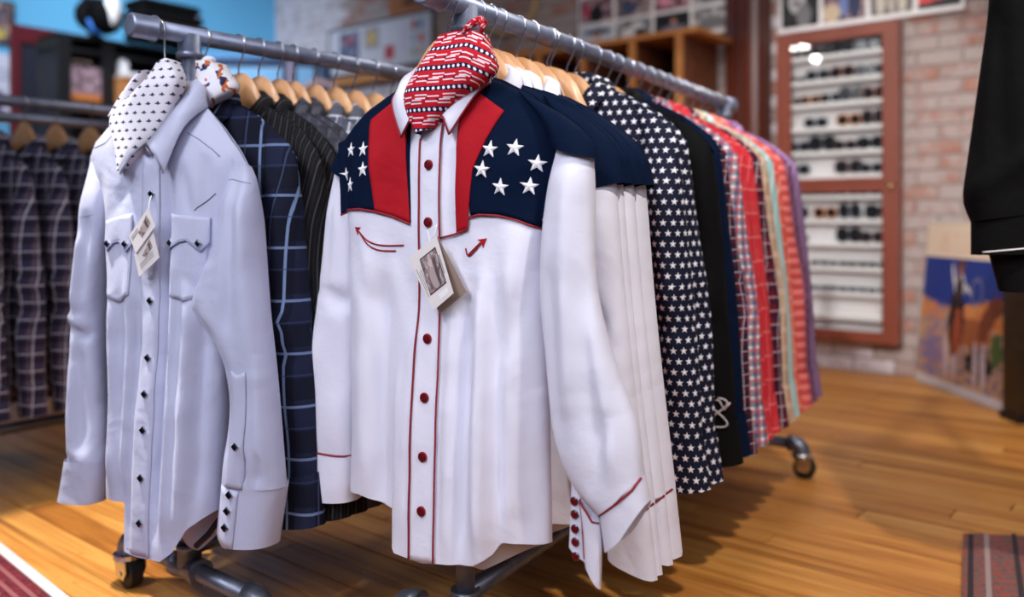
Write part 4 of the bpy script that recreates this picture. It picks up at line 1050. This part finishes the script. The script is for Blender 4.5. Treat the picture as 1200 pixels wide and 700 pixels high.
    arrow((-.174, -.397), (-1, .62), [[(-.162, -.405), (-.138, -.423), (-.105, -.430), (-.058, -.428)], [(-.161, -.406), (-.140, -.428), (-.112, -.439), (-.076, -.438)]])
    arrow((.113, -.414), (1, .75), [[(.104, -.421), (.092, -.434), (.076, -.447), (.072, -.431)], [(.103, -.420), (.090, -.431), (.078, -.441)]])
    collar(r, Wt, piping=Pp, base=[(0, .034, -.130), (.05, .026, -.135), (.078, 0, -.146), (.058, -.030, -.185), (.010, -.046, -.226)],
           fold=[(0, .040, -.092), (.046, .030, -.098), (.070, 0, -.112), (.054, -.036, -.158), (.012, -.052, -.200)],
           edge=[(0, .056, -.140), (.062, .044, -.146), (.098, .004, -.148), (.088, -.044, -.178), (.050, -.066, -.243)])
    return tag(r, 'white patriotic shirt with navy star yoke and red panels at the front of the rack', 'shirt')
hero = patriotic()
hang(on2(-.055), A2, 'wooden hanger inside the front patriotic shirt, under the flag print scarf')

# flag scarf over its collar
def scarf(name, label, P, ang, cl, mat, extra=None):
    o = empty(name, P, -ang); c = cl.build('folded_cloth', mat, o); tag(o, label, 'scarf')
    if extra: extra(o)
    return o
def flag_knot(o):
    b = MB().tube([(.070, -.058, -.078), (.080, -.056, -.068), (.092, -.052, -.060), (.102, -.048, -.056), (.110, -.044, -.062)], [.003, .006, .0075, .006, .003], 8)
    b.tube([(.100, -.05, -.052), (.106, -.05, -.066), (.104, -.05, -.078)], [.003, .006, .003], 8)
    b.uv = [[(.3+.02*i, -.06+.004*j) for j in range(len(f))] for i, f in enumerate(b.f)]
    q = b.build('knot', M['flag'], o, True)
sc2 = Cloth([(.016, -.073), (.05, -.070), (.102, -.076)], [(-.024, -.238), (.006, -.232)],
            [(.016, -.073), (-.016, -.121), (-.056, -.163), (-.050, -.198), (-.024, -.238)],
            [(.102, -.076), (.122, -.112), (.138, -.146), (.062, -.182), (.006, -.232)], 26, 30,
            lambda d, b: .006+.018*sst(b/.3), lambda d, b: .045*(1-b)**.7+.004, lambda b: -.048, addf(crumple(.006, 16, 1), ridge(.02, -.09, -.02, -.2, .03, .006)), p=3,
            warp=lambda u, z: (u, z+.45*max(0, u-.085)**1.0))
scarf('bandana', 'red flag print bandana folded over the collar of the front patriotic shirt', on2(-.055), A2, sc2, M['flag'], flag_knot)

def card(name, parent, q, y, mat, th=.0012):
    b = MB().poly([(u, y if not isinstance(y, (list, tuple)) else y[i], z) for i, (u, z) in enumerate(q)], (0, th, 0)); return b.build(name, mat, parent)
def qlerp(q, a, b):  # q = TL, TR, BR, BL
    t = (lerp(q[0][0], q[1][0], a), lerp(q[0][1], q[1][1], a)); m = (lerp(q[3][0], q[2][0], a), lerp(q[3][1], q[2][1], a))
    return (lerp(t[0], m[0], b), lerp(t[1], m[1], b))
def sub(q, a0, a1, b0, b1): return [qlerp(q, a0, b0), qlerp(q, a1, b0), qlerp(q, a1, b1), qlerp(q, a0, b1)]
M['tag_photo'] = photo_mat('sepia_tag_photo', 51, lin(96, 80, 82), lin(150, 132, 132), lin(206, 194, 194), shapes=[(.5, .35, .26, .34, lin(176, 160, 160)), (.5, .76, .12, .13, lin(200, 184, 182)), (.72, .4, .1, .4, lin(92, 78, 80))])
M['ink'] = solid('grey_tag_ink', lin(120, 112, 118), .8); M['ink_dark'] = solid('tag_photo_border', lin(70, 56, 60), .7)
def printed(parent, q, y, m, name='tag_photo'):
    v = [(u, y, z) for u, z in q]; return mesh(name, v, [[3, 2, 1, 0]], m, parent, [[(0, 0), (1, 0), (1, 1), (0, 1)]])
t2 = tag(empty('hang_tag', on2(-.055), -A2), 'folded cream hang tag with a sepia photograph hanging on the front patriotic shirt', 'tag')
q = [(-.023, -.449), (.036, -.410), (.070, -.503), (.030, -.533)]
card('front_leaf', t2, q, -.082, M['card']); qb = [(-.014, -.445), (.036, -.411), (.082, -.502), (.028, -.540)]
card('back_leaf', t2, qb, [-.078, -.0785, -.062, -.062], M['kraft'])
pq = [(.004, -.451), (.034, -.431), (.055, -.485), (.025, -.506)]
printed(t2, [(lerp(.0295, p[0], 1.08), lerp(-.468, p[1], 1.08)) for p in pq], -.0824, M['ink_dark'], 'photo_border'); printed(t2, pq, -.0827, M['tag_photo'])
for k, (a, b0, b1) in enumerate([(.08, .25, .78), (.14, .32, .66), (.20, .30, .62), (.26, .34, .60)]): printed(t2, sub(q, a, a+.018, b0, b1), -.0825, M['ink'], 'text_line')
printed(t2, sub(q, .90, .925, .30, .62), -.0825, M['ink'], 'text_line'); printed(t2, sub(q, .45, .85, .84, .93), -.0825, M['white_paint'], 'price_sticker')
MB().tube([(.021, -.060, -.392), (.012, -.072, -.402), (.022, -.081, -.420), (.028, -.076, -.408), (.021, -.060, -.392)], .0008, 5).build('string', M['white_paint'], t2)

# the other patriotic shirts behind it
pat_labels = ['second patriotic shirt from the front, white sleeve overlapping the front one', 'third patriotic shirt from the front with navy shoulder and white sleeve', 'fourth patriotic shirt from the front, squeezed between its neighbours', 'fifth patriotic shirt from the front, rearmost beside the navy star shirt']
def swap_sleeve(root, gen):
    """rear copies let the right sleeve hang straight: drop the forward sleeve and cuff, take the straight ones"""
    for c in list(root.children):
        n = c.name.split('.')[0]
        if n in ('cuff_band', 'cuff_flap') or (n in ('sleeve', 'cuff', 'shoulder_cap') and c.data.vertices[0].co.x > 0):
            for g in list(c.children_recursive): bpy.data.objects.remove(g)
            bpy.data.objects.remove(c)
rs = random.Random(8)
def straight_sleeve(r, Wt, Pp):
    sl = Cloth([(.218, -.258), (.274, -.268)], [(.262, -.872), (.338, -.850)], [(.218, -.258), (.192, -.33), (.190, -.45), (.208, -.62), (.240, -.78), (.262, -.872)],
               [(.274, -.268), (.280, -.34), (.296, -.52), (.318, -.70), (.338, -.850)], 20, 40, lambda d, b: .002+.044*math.sqrt(min(1, b/.2)), lambda d, b: .002+.024*math.sqrt(min(1, b/.2)), lambda b: -.012-.01*b,
               addf(ridge(.235, -.50, .29, -.60, .014, -.010), ridge(.24, -.62, .30, -.56, .010, .010), ridge(.25, -.66, .27, -.80, .014, -.007), ridge(.27, -.3, .30, -.8, .02, .006), crumple(.011, 11, 13)), p=2.6)
    a = sl.build('sleeve', Wt, r)
    cp = Cloth([(.140, -.166), (.19, -.190), (.232, -.218), (.264, -.245), (.287, -.280)], [(.193, -.315), (.235, -.335), (.2945, -.322)], [(.140, -.166), (.185, -.23), (.193, -.315)], [(.287, -.280), (.2945, -.322)], 18, 14, lambda d, b: .002+.036*math.sqrt(min(1, b*1.3)), lambda d, b: .002+.03*math.sqrt(b), lambda b: -.014, crumple(.006, 14, 3), p=2.4)
    cp.build('shoulder_cap', M['navy'], r)
    cm = Cloth([(.260, -.868), (.338, -.846)], [(.266, -.945), (.352, -.968)], [(.260, -.868), (.266, -.945)], [(.338, -.846), (.352, -.968)], 12, 8, lambda d, b: .032, lambda d, b: .022, lambda b: -.022, p=3)
    c = cm.build('cuff', Wt, r); pipe_on(cm, 'cuff_piping', Pp, c, [(.262, -.871), (.29, -.874), (.318, -.868), (.3375, -.852)], .0021)
    return r
base_copy = copy_tree(hero); swap_sleeve(base_copy, 0); straight_sleeve(base_copy, M['white'], M['piping'])
for i, s in enumerate((.035, .075, .110, .180)):
    r = base_copy if i == 0 else copy_tree(base_copy)
    r.location = on2(s); r.rotation_euler = (0, 0, -A2+(.05, .0, .04, .0)[i]); r.scale = (1, (.75, .7, .75, 1.35)[i], 1)
    tag(r, pat_labels[i], 'shirt', 'patriotic shirts on the middle rack')
    hang(on2(s), A2, 'wooden hanger of the %s patriotic shirt from the front' % ordn[i+1])

# ------------------------------------------------------------------ middle rack, further shirts
mid = [(.305, 'red', 0, 'plain red shirt mostly hidden between the patriotic and star shirts', None),
       (.395, 'star', 1, 'navy shirt printed all over with white stars, nearest of the two star shirts', None),
       (.435, 'star', 0, 'second navy shirt printed with white stars, behind the first star shirt', None),
       (.53, 'navy', 0, 'plain navy shirt directly behind the two star print shirts', None),
       (.60, 'black', 1, 'black shirt with a pale scroll stitched near its hem, between navy shirts', None),
       (.655, 'navy', 1, 'navy shirt with bent sleeve, in front of the dark check shirt', None),
       (.72, 'dark_check', 0, 'dark navy and red check shirt with long hem behind the navy shirts', None),
       (.79, 'check', 1, 'red, white and blue checked shirt behind the navy shirts', None),
       (.86, 'coral', 0, 'bright coral red plaid shirt behind the blue checked shirt', None),
       (.93, 'coral', 1, 'second coral red plaid shirt, next to the burgundy plaid shirt', None),
       (1.0, 'burgundy', 0, 'burgundy plaid shirt between the coral shirts and the cream shirt', None),
       (1.07, 'cream', 1, 'cream and tan striped shirt towards the far end of the middle rack', None),
       (1.13, 'teal', 0, 'pale teal shirt between the cream and salmon shirts on the middle rack', None),
       (1.20, 'orange', 1, 'salmon orange plaid shirt near the far end of the middle rack', None),
       (1.27, 'multi', 0, 'coral and white striped shirt beside the purple gingham shirts', None),
       (1.34, 'mauve', 1, 'dull mauve plaid shirt in front of the purple gingham shirt', None),
       (1.42, 'purple', 0, 'purple gingham shirt at the far end of the middle rack', None)]
sh_by = {}
for s, k, v_, lab, cf_ in mid:
    zs = {'star': 1.0}.get(k, 1)
    r = shirt(k, on2(s)+Vector((0, 0, .040 if k in ('star', 'navy') else .034)), A2+rs.uniform(-.05, .05), lab, v_, 'shirts along the middle rack')
    sh_by[lab] = r
    if s == .53: r.location -= Vector((D2.y, -D2.x, 0))*.035
    if k == 'red': r.location = on2(s)-Vector((D2.y, -D2.x, -.3))*.065
    hang(on2(s), -r.rotation_euler.z, 'wooden hanger of the ' + ' '.join(lab.split()[:9]).rstrip(','))
for i, s in enumerate((.235, .32)):
    hang(on2(s), A2, ('empty wooden hanger behind the patriotic shirts', 'empty wooden hanger in front of the star shirts')[i])
# scroll stitched on the black shirt's hem corner
r = [o for o in COL.objects if o.get('label', '').startswith('black shirt with a pale scroll')][0]
pts = [(.282+.021*math.sin(2*t), -.047, -.842+.032*math.cos(t)) for t in [k*2*PI/36 for k in range(34)]]
pts += [(.285, -.047, -.815), (.296, -.046, -.835), (.308, -.043, -.818)]
MB().tube(pts, .0024, 5).build('scroll_stitching', M['scroll'], r, True)

# ------------------------------------------------------------------ the pale blue shirt
AS = math.radians(22); S1P = on1(-.07)+Vector((math.cos(AS), -math.sin(AS), 0))*.025
def lavender():
    r = empty('western_shirt', S1P, -AS); F = M['lavender']
    top = [(-.205, -.250), (-.19, -.222), (-.150, -.186), (-.10, -.158), (-.072, -.146), (-.03, -.225), (0, -.258), (.03, -.225), (.072, -.146), (.095, -.158), (.14, -.200), (.18, -.246), (.205, -.285)]
    line = [(-.205, -.250), (-.19, -.222), (-.150, -.186), (-.10, -.158), (-.072, -.146), (0, -.138), (.072, -.146), (.095, -.158), (.14, -.200), (.18, -.246), (.205, -.285)]
    L = [(-.205, -.250), (-.185, -.29), (-.160, -.34), (-.146, -.40), (-.140, -.60), (-.146, -.938)]
    R = [(.205, -.285), (.186, -.31), (.172, -.36), (.162, -.42), (.158, -.62), (.152, -.925)]
    bot = [(-.146, -.938), (-.058, -.935), (-.050, -1.020), (.006, -1.024), (.058, -1.020), (.085, -1.0), (.112, -.956), (.152, -.925)]
    bb = [(-.146, -.938), (-.10, -.985), (-.05, -1.01), (.06, -1.035), (.11, -.985), (.152, -.925)]
    fd = addf(step(lambda z: -.052, .018, .026, -.50, -.93), ridge(.040, -.27, .042, -.98, .010, -.030), ridge(.060, -.40, .062, -1.0, .010, .012),
              ridge(-.028, -.55, -.036, -1.02, .010, -.012), ridge(-.045, -.45, -.05, -.9, .012, .013), ridge(.098, -.50, .100, -.95, .014, .018), ridge(.125, -.55, .125, -.93, .010, -.014),
              ridge(-.10, -.50, -.105, -.93, .02, .012), ridge(-.125, -.45, -.13, -.93, .012, -.010), ridge(.07, -.27, .10, -.38, .012, -.006), ridge(-.04, -.28, -.09, -.36, .014, -.005), ridge(.12, -.25, .135, -.4, .012, -.006),
              crumple(.009, 8, 4), crumple(.003, 24, 8))
    body = Cloth(top, bot, L, R, 60, 84, thick(.022, .042), thick(.012, .026), None, fd, drape(.010, .1, 2, -.5, -.95, 4), line, bb, p=5)
    body.build('body', F, r)
    pipe_on(body, 'hem_facing', M['dark_facing'], r, [(-.046, -1.012), (.006, -1.018), (.055, -1.012)], .004, -.004)
    b = MB().tube([(-.13, .018, -.950), (-.10, .022, -.978), (-.06, .022, -.998)], .008, 8); b.build('hem_facing', M['dark_facing'], r, True)
    b = MB().tube([(.062, .012, -1.022), (.09, .015, -.996), (.115, .016, -.965)], .006, 8); b.build('hem_facing', M['dark_facing'], r, True)
    sl = Cloth([(-.209, -.246), (-.176, -.246)], [(-.263, -.885), (-.168, -.880)],
               [(-.209, -.246), (-.224, -.384), (-.248, -.634), (-.258, -.80), (-.263, -.885)], [(-.176, -.246), (-.150, -.34), (-.168, -.44), (-.188, -.60), (-.172, -.80), (-.168, -.880)], 22, 50,
               lambda d, b: .010+.024*sst(b/.2), lambda d, b: .010+.024*sst(b/.2), lambda b: .006,
               addf(ridge(-.236, -.578, -.185, -.60, .010, .012), ridge(-.235, -.60, -.185, -.62, .012, -.012), ridge(-.20, -.40, -.215, -.57, .012, .012), ridge(-.185, -.36, -.20, -.55, .010, -.010), ridge(-.21, -.62, -.20, -.86, .016, -.010), ridge(-.23, -.66, -.23, -.87, .012, .008), ridge(-.25, -.85, -.18, -.87, .008, .006), crumple(.011, 12, 7)), p=2.8)
    sl.build('sleeve', F, r)
    cf = Cloth([(-.263, -.878), (-.166, -.874)], [(-.285, -.966), (-.178, -.962)], [(-.263, -.878), (-.285, -.966)], [(-.166, -.874), (-.178, -.962)], 16, 10, lambda d, b: .036, lambda d, b: .034, lambda b: .004, crumple(.004, 15, 2), p=3)
    cf.build('cuff', F, r)
    sr = Cloth([(.172, -.262), (.214, -.282)], [(.166, -.872), (.300, -.866)],
               [(.172, -.262), (.163, -.335), (.132, -.447), (.088, -.545), (.108, -.565), (.166, -.618), (.180, -.70), (.181, -.761), (.170, -.84), (.166, -.872)],
               [(.214, -.282), (.229, -.308), (.258, -.491), (.280, -.675), (.293, -.80), (.300, -.866)], 34, 64,
               lambda d, b: .012+.030*sst(b/.15), lambda d, b: .010+.018*sst(b/.2), lambda b: -.010-.012*sst(b*2),
               addf(ridge(.20, -.29, .20, -.60, .014, -.010), ridge(.225, -.32, .25, -.62, .018, .010), ridge(.11, -.545, .165, -.60, .010, -.010), ridge(.15, -.45, .13, -.54, .014, .008), ridge(.19, -.62, .195, -.84, .012, -.010), ridge(.262, -.62, .275, -.84, .014, .008), ridge(.235, -.80, .24, -.86, .008, -.008), ridge(.27, -.80, .265, -.86, .008, -.007), crumple(.011, 11, 3)), p=2.6)
    sr.build('sleeve', F, r)
    sp = patch(sr, 'sleeve_placket', F, r, [(.210, -.655), (.224, -.662), (.242, -.655)], [(.196, -.868), (.236, -.868)], [(.210, -.655), (.206, -.75), (.196, -.868)], [(.242, -.655), (.243, -.75), (.236, -.868)], 5, 24, .003)
    snap(sr, r, .2245, -.790, M['snap_black'], .0062, True, .0045)
    cm = Cloth([(.166, -.864), (.23, -.868), (.3005, -.858)], [(.155, -.955), (.190, -.982), (.280, -.974)], [(.166, -.864), (.155, -.955)], [(.3005, -.858), (.280, -.974)], 20, 12, lambda d, b: .044, lambda d, b: .030, lambda b: -.018, p=3)
    c = cm.build('cuff', F, r)
    patch(cm, 'cuff_edge', F, c, [(.166, -.868), (.228, -.872)], [(.158, -.953), (.190, -.979), (.214, -.979)], [(.166, -.868), (.158, -.953)], [(.228, -.872), (.214, -.979)], 6, 8, .0025)
    for (u, z) in ((.209, -.880), (.204, -.910), (.199, -.941)): snap(cm, c, u, z, M['snap_black'], .0068, True, .0045)
    # yoke seams, placket, pockets, snaps
    seam = solid('lavender_seam', lin(140, 146, 180), .8)
    pipe_on(body, 'yoke_seam', seam, r, [(.078, -.212), (.105, -.226), (.135, -.246), (.150, -.26)], .0011, .0002)
    pipe_on(sr, 'shoulder_seam', seam, r, [(.168, -.305), (.190, -.304), (.224, -.312)], .0012, .0002)
    pipe_on(sl, 'shoulder_seam', seam, r, [(-.205, -.375), (-.17, -.37)], .0010, .0002)
    pipe_on(body, 'yoke_seam', seam, r, [(-.19, -.232), (-.14, -.224), (-.10, -.20)], .0010, .0002)
    patch(body, 'placket', F, r, [(-.018, -.238), (0, -.2575), (.024, -.235)], [(-.022, -1.018), (.026, -1.018)], [(-.018, -.238), (-.020, -.6), (-.022, -1.018)], [(.024, -.235), (.026, -1.018)], 6, 70, .003)
    for z in (-.329, -.42, -.535, -.644, -.712, -.780, -.870, -.955): snap(body, r, .007, z, M['snap_black'], .0066, True, .005)
    for s0, q in ((-1, [(-.118, -.386), (-.042, -.371), (-.113, -.530), (-.040, -.525)]), (1, [(.040, -.371), (.136, -.379), (.048, -.522), (.132, -.520)])):
        pkt = patch(body, 'pocket', F, r, [q[0], q[1]], [q[2], ((q[2][0]+q[3][0])/2, q[2][1]-.012), q[3]], [q[0], q[2]], [q[1], q[3]], 10, 16, .0028)
        x0, x1 = q[0][0]-.003, q[1][0]+.003; z0, z1 = q[0][1]+.004, q[1][1]+.004; mz = (z0+z1)/2
        fb = [(x0, mz-.050), (lerp(x0, x1, .14), mz-.066), (lerp(x0, x1, .40), mz-.050), (lerp(x0, x1, .60), mz-.047), (lerp(x0, x1, .86), mz-.068), (x1, mz-.052)]
        flp = patch(body, 'pocket_flap', F, r, [(x0, z0), (x1, z1)], fb, [(x0, z0), fb[0]], [(x1, z1), fb[-1]], 20, 8, .0062, .0028)
        pipe_on(body, 'flap_edge', seam, flp, fb, .0011, .0064)
        for k in (.17, .83): snap(body, flp, lerp(x0, x1, k), mz-.052, M['snap_black'], .0062, True, .0078)
    pipe_on(body, 'dart_seam', M['dark_facing'], r, [(.108, -.362), (.146, -.330)], .0010, .0002)
    collar(r, F, base=[(0, .034, -.136), (.05, .026, -.142), (.078, 0, -.155), (.058, -.034, -.205), (.004, -.048, -.258)],
           fold=[(0, .040, -.098), (.044, .030, -.102), (.066, 0, -.108), (.048, -.040, -.170), (-.002, -.054, -.236)],
           edge=[(0, .056, -.150), (.062, .044, -.156), (.100, .002, -.160), (.084, -.046, -.205), (.054, -.066, -.293)])
    return tag(r, 'pale blue satin striped western shirt with black square snaps, nearest on the left rack', 'shirt')
lav = lavender()
hang(S1P-Vector((0, 0, .022)), AS, 'wooden hanger inside the pale blue shirt, under the scarf with dark marks', dx=-.026)
sc1 = Cloth([(.012, -.078), (.036, -.068)], [(-.068, -.284), (-.056, -.280)],
            [(.012, -.078), (-.017, -.117), (-.067, -.150), (-.111, -.176), (-.096, -.224), (-.068, -.284)],
            [(.036, -.068), (.076, -.110), (.058, -.156), (.036, -.204), (-.056, -.280)], 26, 34, lambda d, b: .006+.016*sst(b/.25), lambda d, b: .045*(1-b)**.8+.004, lambda b: -.040, crumple(.007, 14, 4), p=3)
sc1b = Cloth([(-.050, -.099), (-.018, -.086)], [(-.118, -.176), (-.094, -.170)], [(-.050, -.099), (-.092, -.140), (-.118, -.176)], [(-.018, -.086), (-.056, -.130), (-.094, -.170)], 12, 14, lambda d, b: .012, lambda d, b: .03, lambda b: -.030, p=3)
def extra1(o): sc1b.build('rear_fold', M['marks'], o)
scarf('neck_scarf', 'white scarf with rows of small dark marks around the pale blue shirt collar', S1P, AS, sc1, M['marks'], extra1)
t1 = tag(empty('hang_tag', S1P, -AS), 'pair of small white hang tags with photographs hanging on the pale blue shirt', 'tag')
qa = [(-.018, -.410), (.029, -.357), (.047, -.391), (-.001, -.443)]; qb = [(-.009, -.445), (.037, -.399), (.053, -.450), (.003, -.488)]
card('front_leaf', t1, qa, -.078, M['card']); card('back_leaf', t1, qb, -.074, M['card'])
printed(t1, [(.006, -.404), (.025, -.370), (.036, -.386), (.015, -.414)], -.0784, M['tag_photo']); printed(t1, [(.012, -.448), (.029, -.415), (.037, -.431), (.020, -.450)], -.0744, M['tag_photo'])
for k in (.18, .26, .34): printed(t1, sub(qa, .05, .4, k, k+.03), -.0783, M['ink'], 'text_line'); printed(t1, sub(qb, .15, .8, k+.42, k+.445), -.0743, M['ink'], 'text_line')
MB().tube([(.012, -.052, -.333), (.020, -.066, -.345), (.029, -.076, -.360)], .0008, 5).build('string', M['white_paint'], t1)

# ------------------------------------------------------------------ left-centre rack, dark shirts
R28 = math.radians(28)
left = [(.030, R28, 'navy_plaid', 1, 'navy windowpane plaid shirt wearing a floral scarf, behind the pale blue shirt'),
        (.115, math.radians(33), 'pinstripe', 0, 'black pinstripe shirt behind the navy windowpane plaid shirt'),
        (.165, math.radians(35), 'pinstripe', 1, 'second black pinstripe shirt, in front of the charcoal shirts'),
        (.215, math.radians(37), 'heather', 0, 'charcoal grey check shirt behind the black pinstripe shirts'),
        (.255, A1, 'heather', 1, 'second charcoal grey check shirt, in front of the pale grey plaid shirts'),
        (.315, A1, 'grey_plaid', 0, 'grey and white plaid shirt behind the charcoal shirts'),
        (.375, A1, 'grey_plaid', 1, 'second grey and white plaid shirt on the left-centre rack'),
        (.435, A1, 'grey_plaid', 0, 'third grey and white plaid shirt, just left of the front patriotic shirt'),
        (.50, A1, 'grey_plaid', 1, 'grey plaid shirt half hidden behind the front patriotic shirt'),
        (.56, A1, 'heather', 0, 'charcoal shirt mostly hidden behind the front patriotic shirt')]
for s, a, k, v_, lab in left:
    r = shirt(k, on1(s), a, lab, v_, 'dark shirts on the left-centre rack')
    hang(on1(s), a, 'wooden hanger of the ' + ' '.join(lab.split()[:9]).rstrip(','))
flo = Cloth([(.030, -.060), (.062, -.060)], [(.040, -.155), (.064, -.150)], [(.030, -.060), (.026, -.10), (.040, -.155)], [(.062, -.060), (.104, -.089), (.138, -.118), (.120, -.130), (.064, -.150)], 16, 16, lambda d, b: .02, lambda d, b: .05*(1-b)**.8+.004, lambda b: -.035, crumple(.006, 18, 2), p=3)
scarf('neck_scarf', 'white floral print scarf on the collar of the navy windowpane plaid shirt', on1(.030), R28, flo, M['floral'], lambda o: MB().sphere((.05, -.03, -.058), .016, .014, .010).build('knot', M['floral'], o, True))

# ------------------------------------------------------------------ tartan shirts at the left edge
tl = ['rightmost dark tartan shirt at the left edge, beside the pale blue shirt', 'second dark tartan shirt from the pale blue shirt', 'third dark tartan shirt from the pale blue shirt', 'fourth dark tartan shirt from the pale blue shirt', 'fifth dark tartan shirt from the pale blue shirt, cut by the left frame edge', 'sixth dark tartan shirt from the pale blue shirt, cut by the left frame edge']
for i, s in enumerate((.30, .185, .085, -.03, -.14)):
    r = shirt('dark_plaid', on0(s), math.radians(31)+rs.uniform(-.06, .06), tl[i], i % 2, 'dark tartan shirts at the left edge')
    hang(on0(s), -r.rotation_euler.z, 'wooden hanger of the ' + tl[i].split(',')[0].replace(' at the left edge', ''), 'wooden hangers at the left edge')

# dark garment on a pale hanger on the blue cabinet
g = tag(empty('hanging_garment', (-1.335, 5.90, CH+.94), 0), 'small navy garment on a pale pink hanger in front of the blue cabinet', 'clothes')
b = MB(); b.tube([(0, .08, .03), (0, .02, .06), (0, 0, .03), (0, 0, -.01)], .004, 6); b.tube([(-.15, 0, -.12), (-.10, 0, -.04), (-.03, 0, -.005), (.03, 0, -.005), (.10, 0, -.04), (.15, 0, -.12)], .022, 8); b.build('pale_hanger', solid('pale_pink_plastic', lin(206, 178, 186), .5), g, True)
c = Cloth([(-.20, -.17), (-.08, -.06), (0, -.10), (.08, -.06), (.20, -.17)], [(-.20, -.85), (.20, -.85)], [(-.20, -.17), (-.20, -.85)], [(.20, -.17), (.20, -.85)], 16, 14, lambda d, b: .03, lambda d, b: .03, None, drape(.01, .12, 0, -.2, -.7), p=4)
c.build('garment', solid('deep_violet_cloth', lin(38, 34, 92), .8), g)

# rack that carries the black jacket
D3 = Vector((.6, .8, 0)); JP = Vector((1.15, 1.70, CH+.60))
rack('galvanised pipe rack at the right edge carrying the black jacket', JP+D3*.3-Vector((0, 0, JP.z)), D3, JP.z+.13, 1.2, .42, foot=.06)
hang(JP+Vector((0, 0, .13)), math.atan2(.6, .8), 'wooden hanger inside the black jacket at the right edge')
# ------------------------------------------------------------------ black jacket at the right edge
JP = Vector((1.15, 1.70, CH+.60)); JA = math.atan2(.6, .8)
jk = tag(empty('black_jacket', JP, -JA), 'black western jacket with white cuff piping hanging at the right edge', 'jacket')
jb = Cloth([(-.16, -.03), (-.05, .06), (0, .03), (.05, .06), (.20, -.05)], [(-.10, -.70), (.24, -.70)], [(-.16, -.03), (-.13, -.2), (-.12, -.5), (-.10, -.70)], [(.20, -.05), (.22, -.4), (.24, -.70)], 24, 24, lambda d, b: .01+.05*sst(b/.3), lambda d, b: .04, None, crumple(.01, 7, 3), p=4)
jb.build('body', M['black'], jk)
js = Cloth([(-.172, -.03), (-.11, -.01)], [(-.206, -.610), (-.07, -.590)], [(-.172, -.03), (-.168, -.141), (-.192, -.319), (-.215, -.50), (-.224, -.565), (-.206, -.610)], [(-.11, -.01), (-.08, -.2), (-.06, -.4), (-.07, -.590)], 18, 30, lambda d, b: .01+.05*sst(b/.2), lambda d, b: .05, lambda b: -.03, addf(ridge(-.20, -.56, -.08, -.46, .02, .014), ridge(-.15, -.15, -.14, -.5, .02, -.01), crumple(.008, 10, 5)), p=2.6)
js.build('sleeve', M['black'], jk)
jc = Cloth([(-.206, -.606), (-.07, -.588)], [(-.206, -.678), (-.07, -.672)], [(-.206, -.606), (-.206, -.678)], [(-.07, -.588), (-.07, -.672)], 14, 6, lambda d, b: .058, lambda d, b: .05, lambda b: -.03, p=2.6)
c = jc.build('cuff', M['black'], jk)
pipe_on(jc, 'cuff_piping', M['white_paint'], c, [(-.176, -.671), (-.12, -.664), (-.075, -.658)], .0018, .001)
jd = Cloth([(-.178, -.66), (-.04, -.65)], [(-.156, -.752), (-.04, -.750)], [(-.178, -.66), (-.156, -.752)], [(-.04, -.65), (-.04, -.750)], 12, 6, lambda d, b: .045, lambda d, b: .04, lambda b: -.02, p=3)
jd.build('lower_cuff', M['black'], jk)
star_pts = MB()
for u, z in ((-.145, -.098), (-.140, -.108), (-.130, -.112)): star_pts.sphere((u, js.y(u, z)-.001, z), .0022, .0015, .0022, 8, 5)
star_pts.build('studs', M['chrome'], jk)
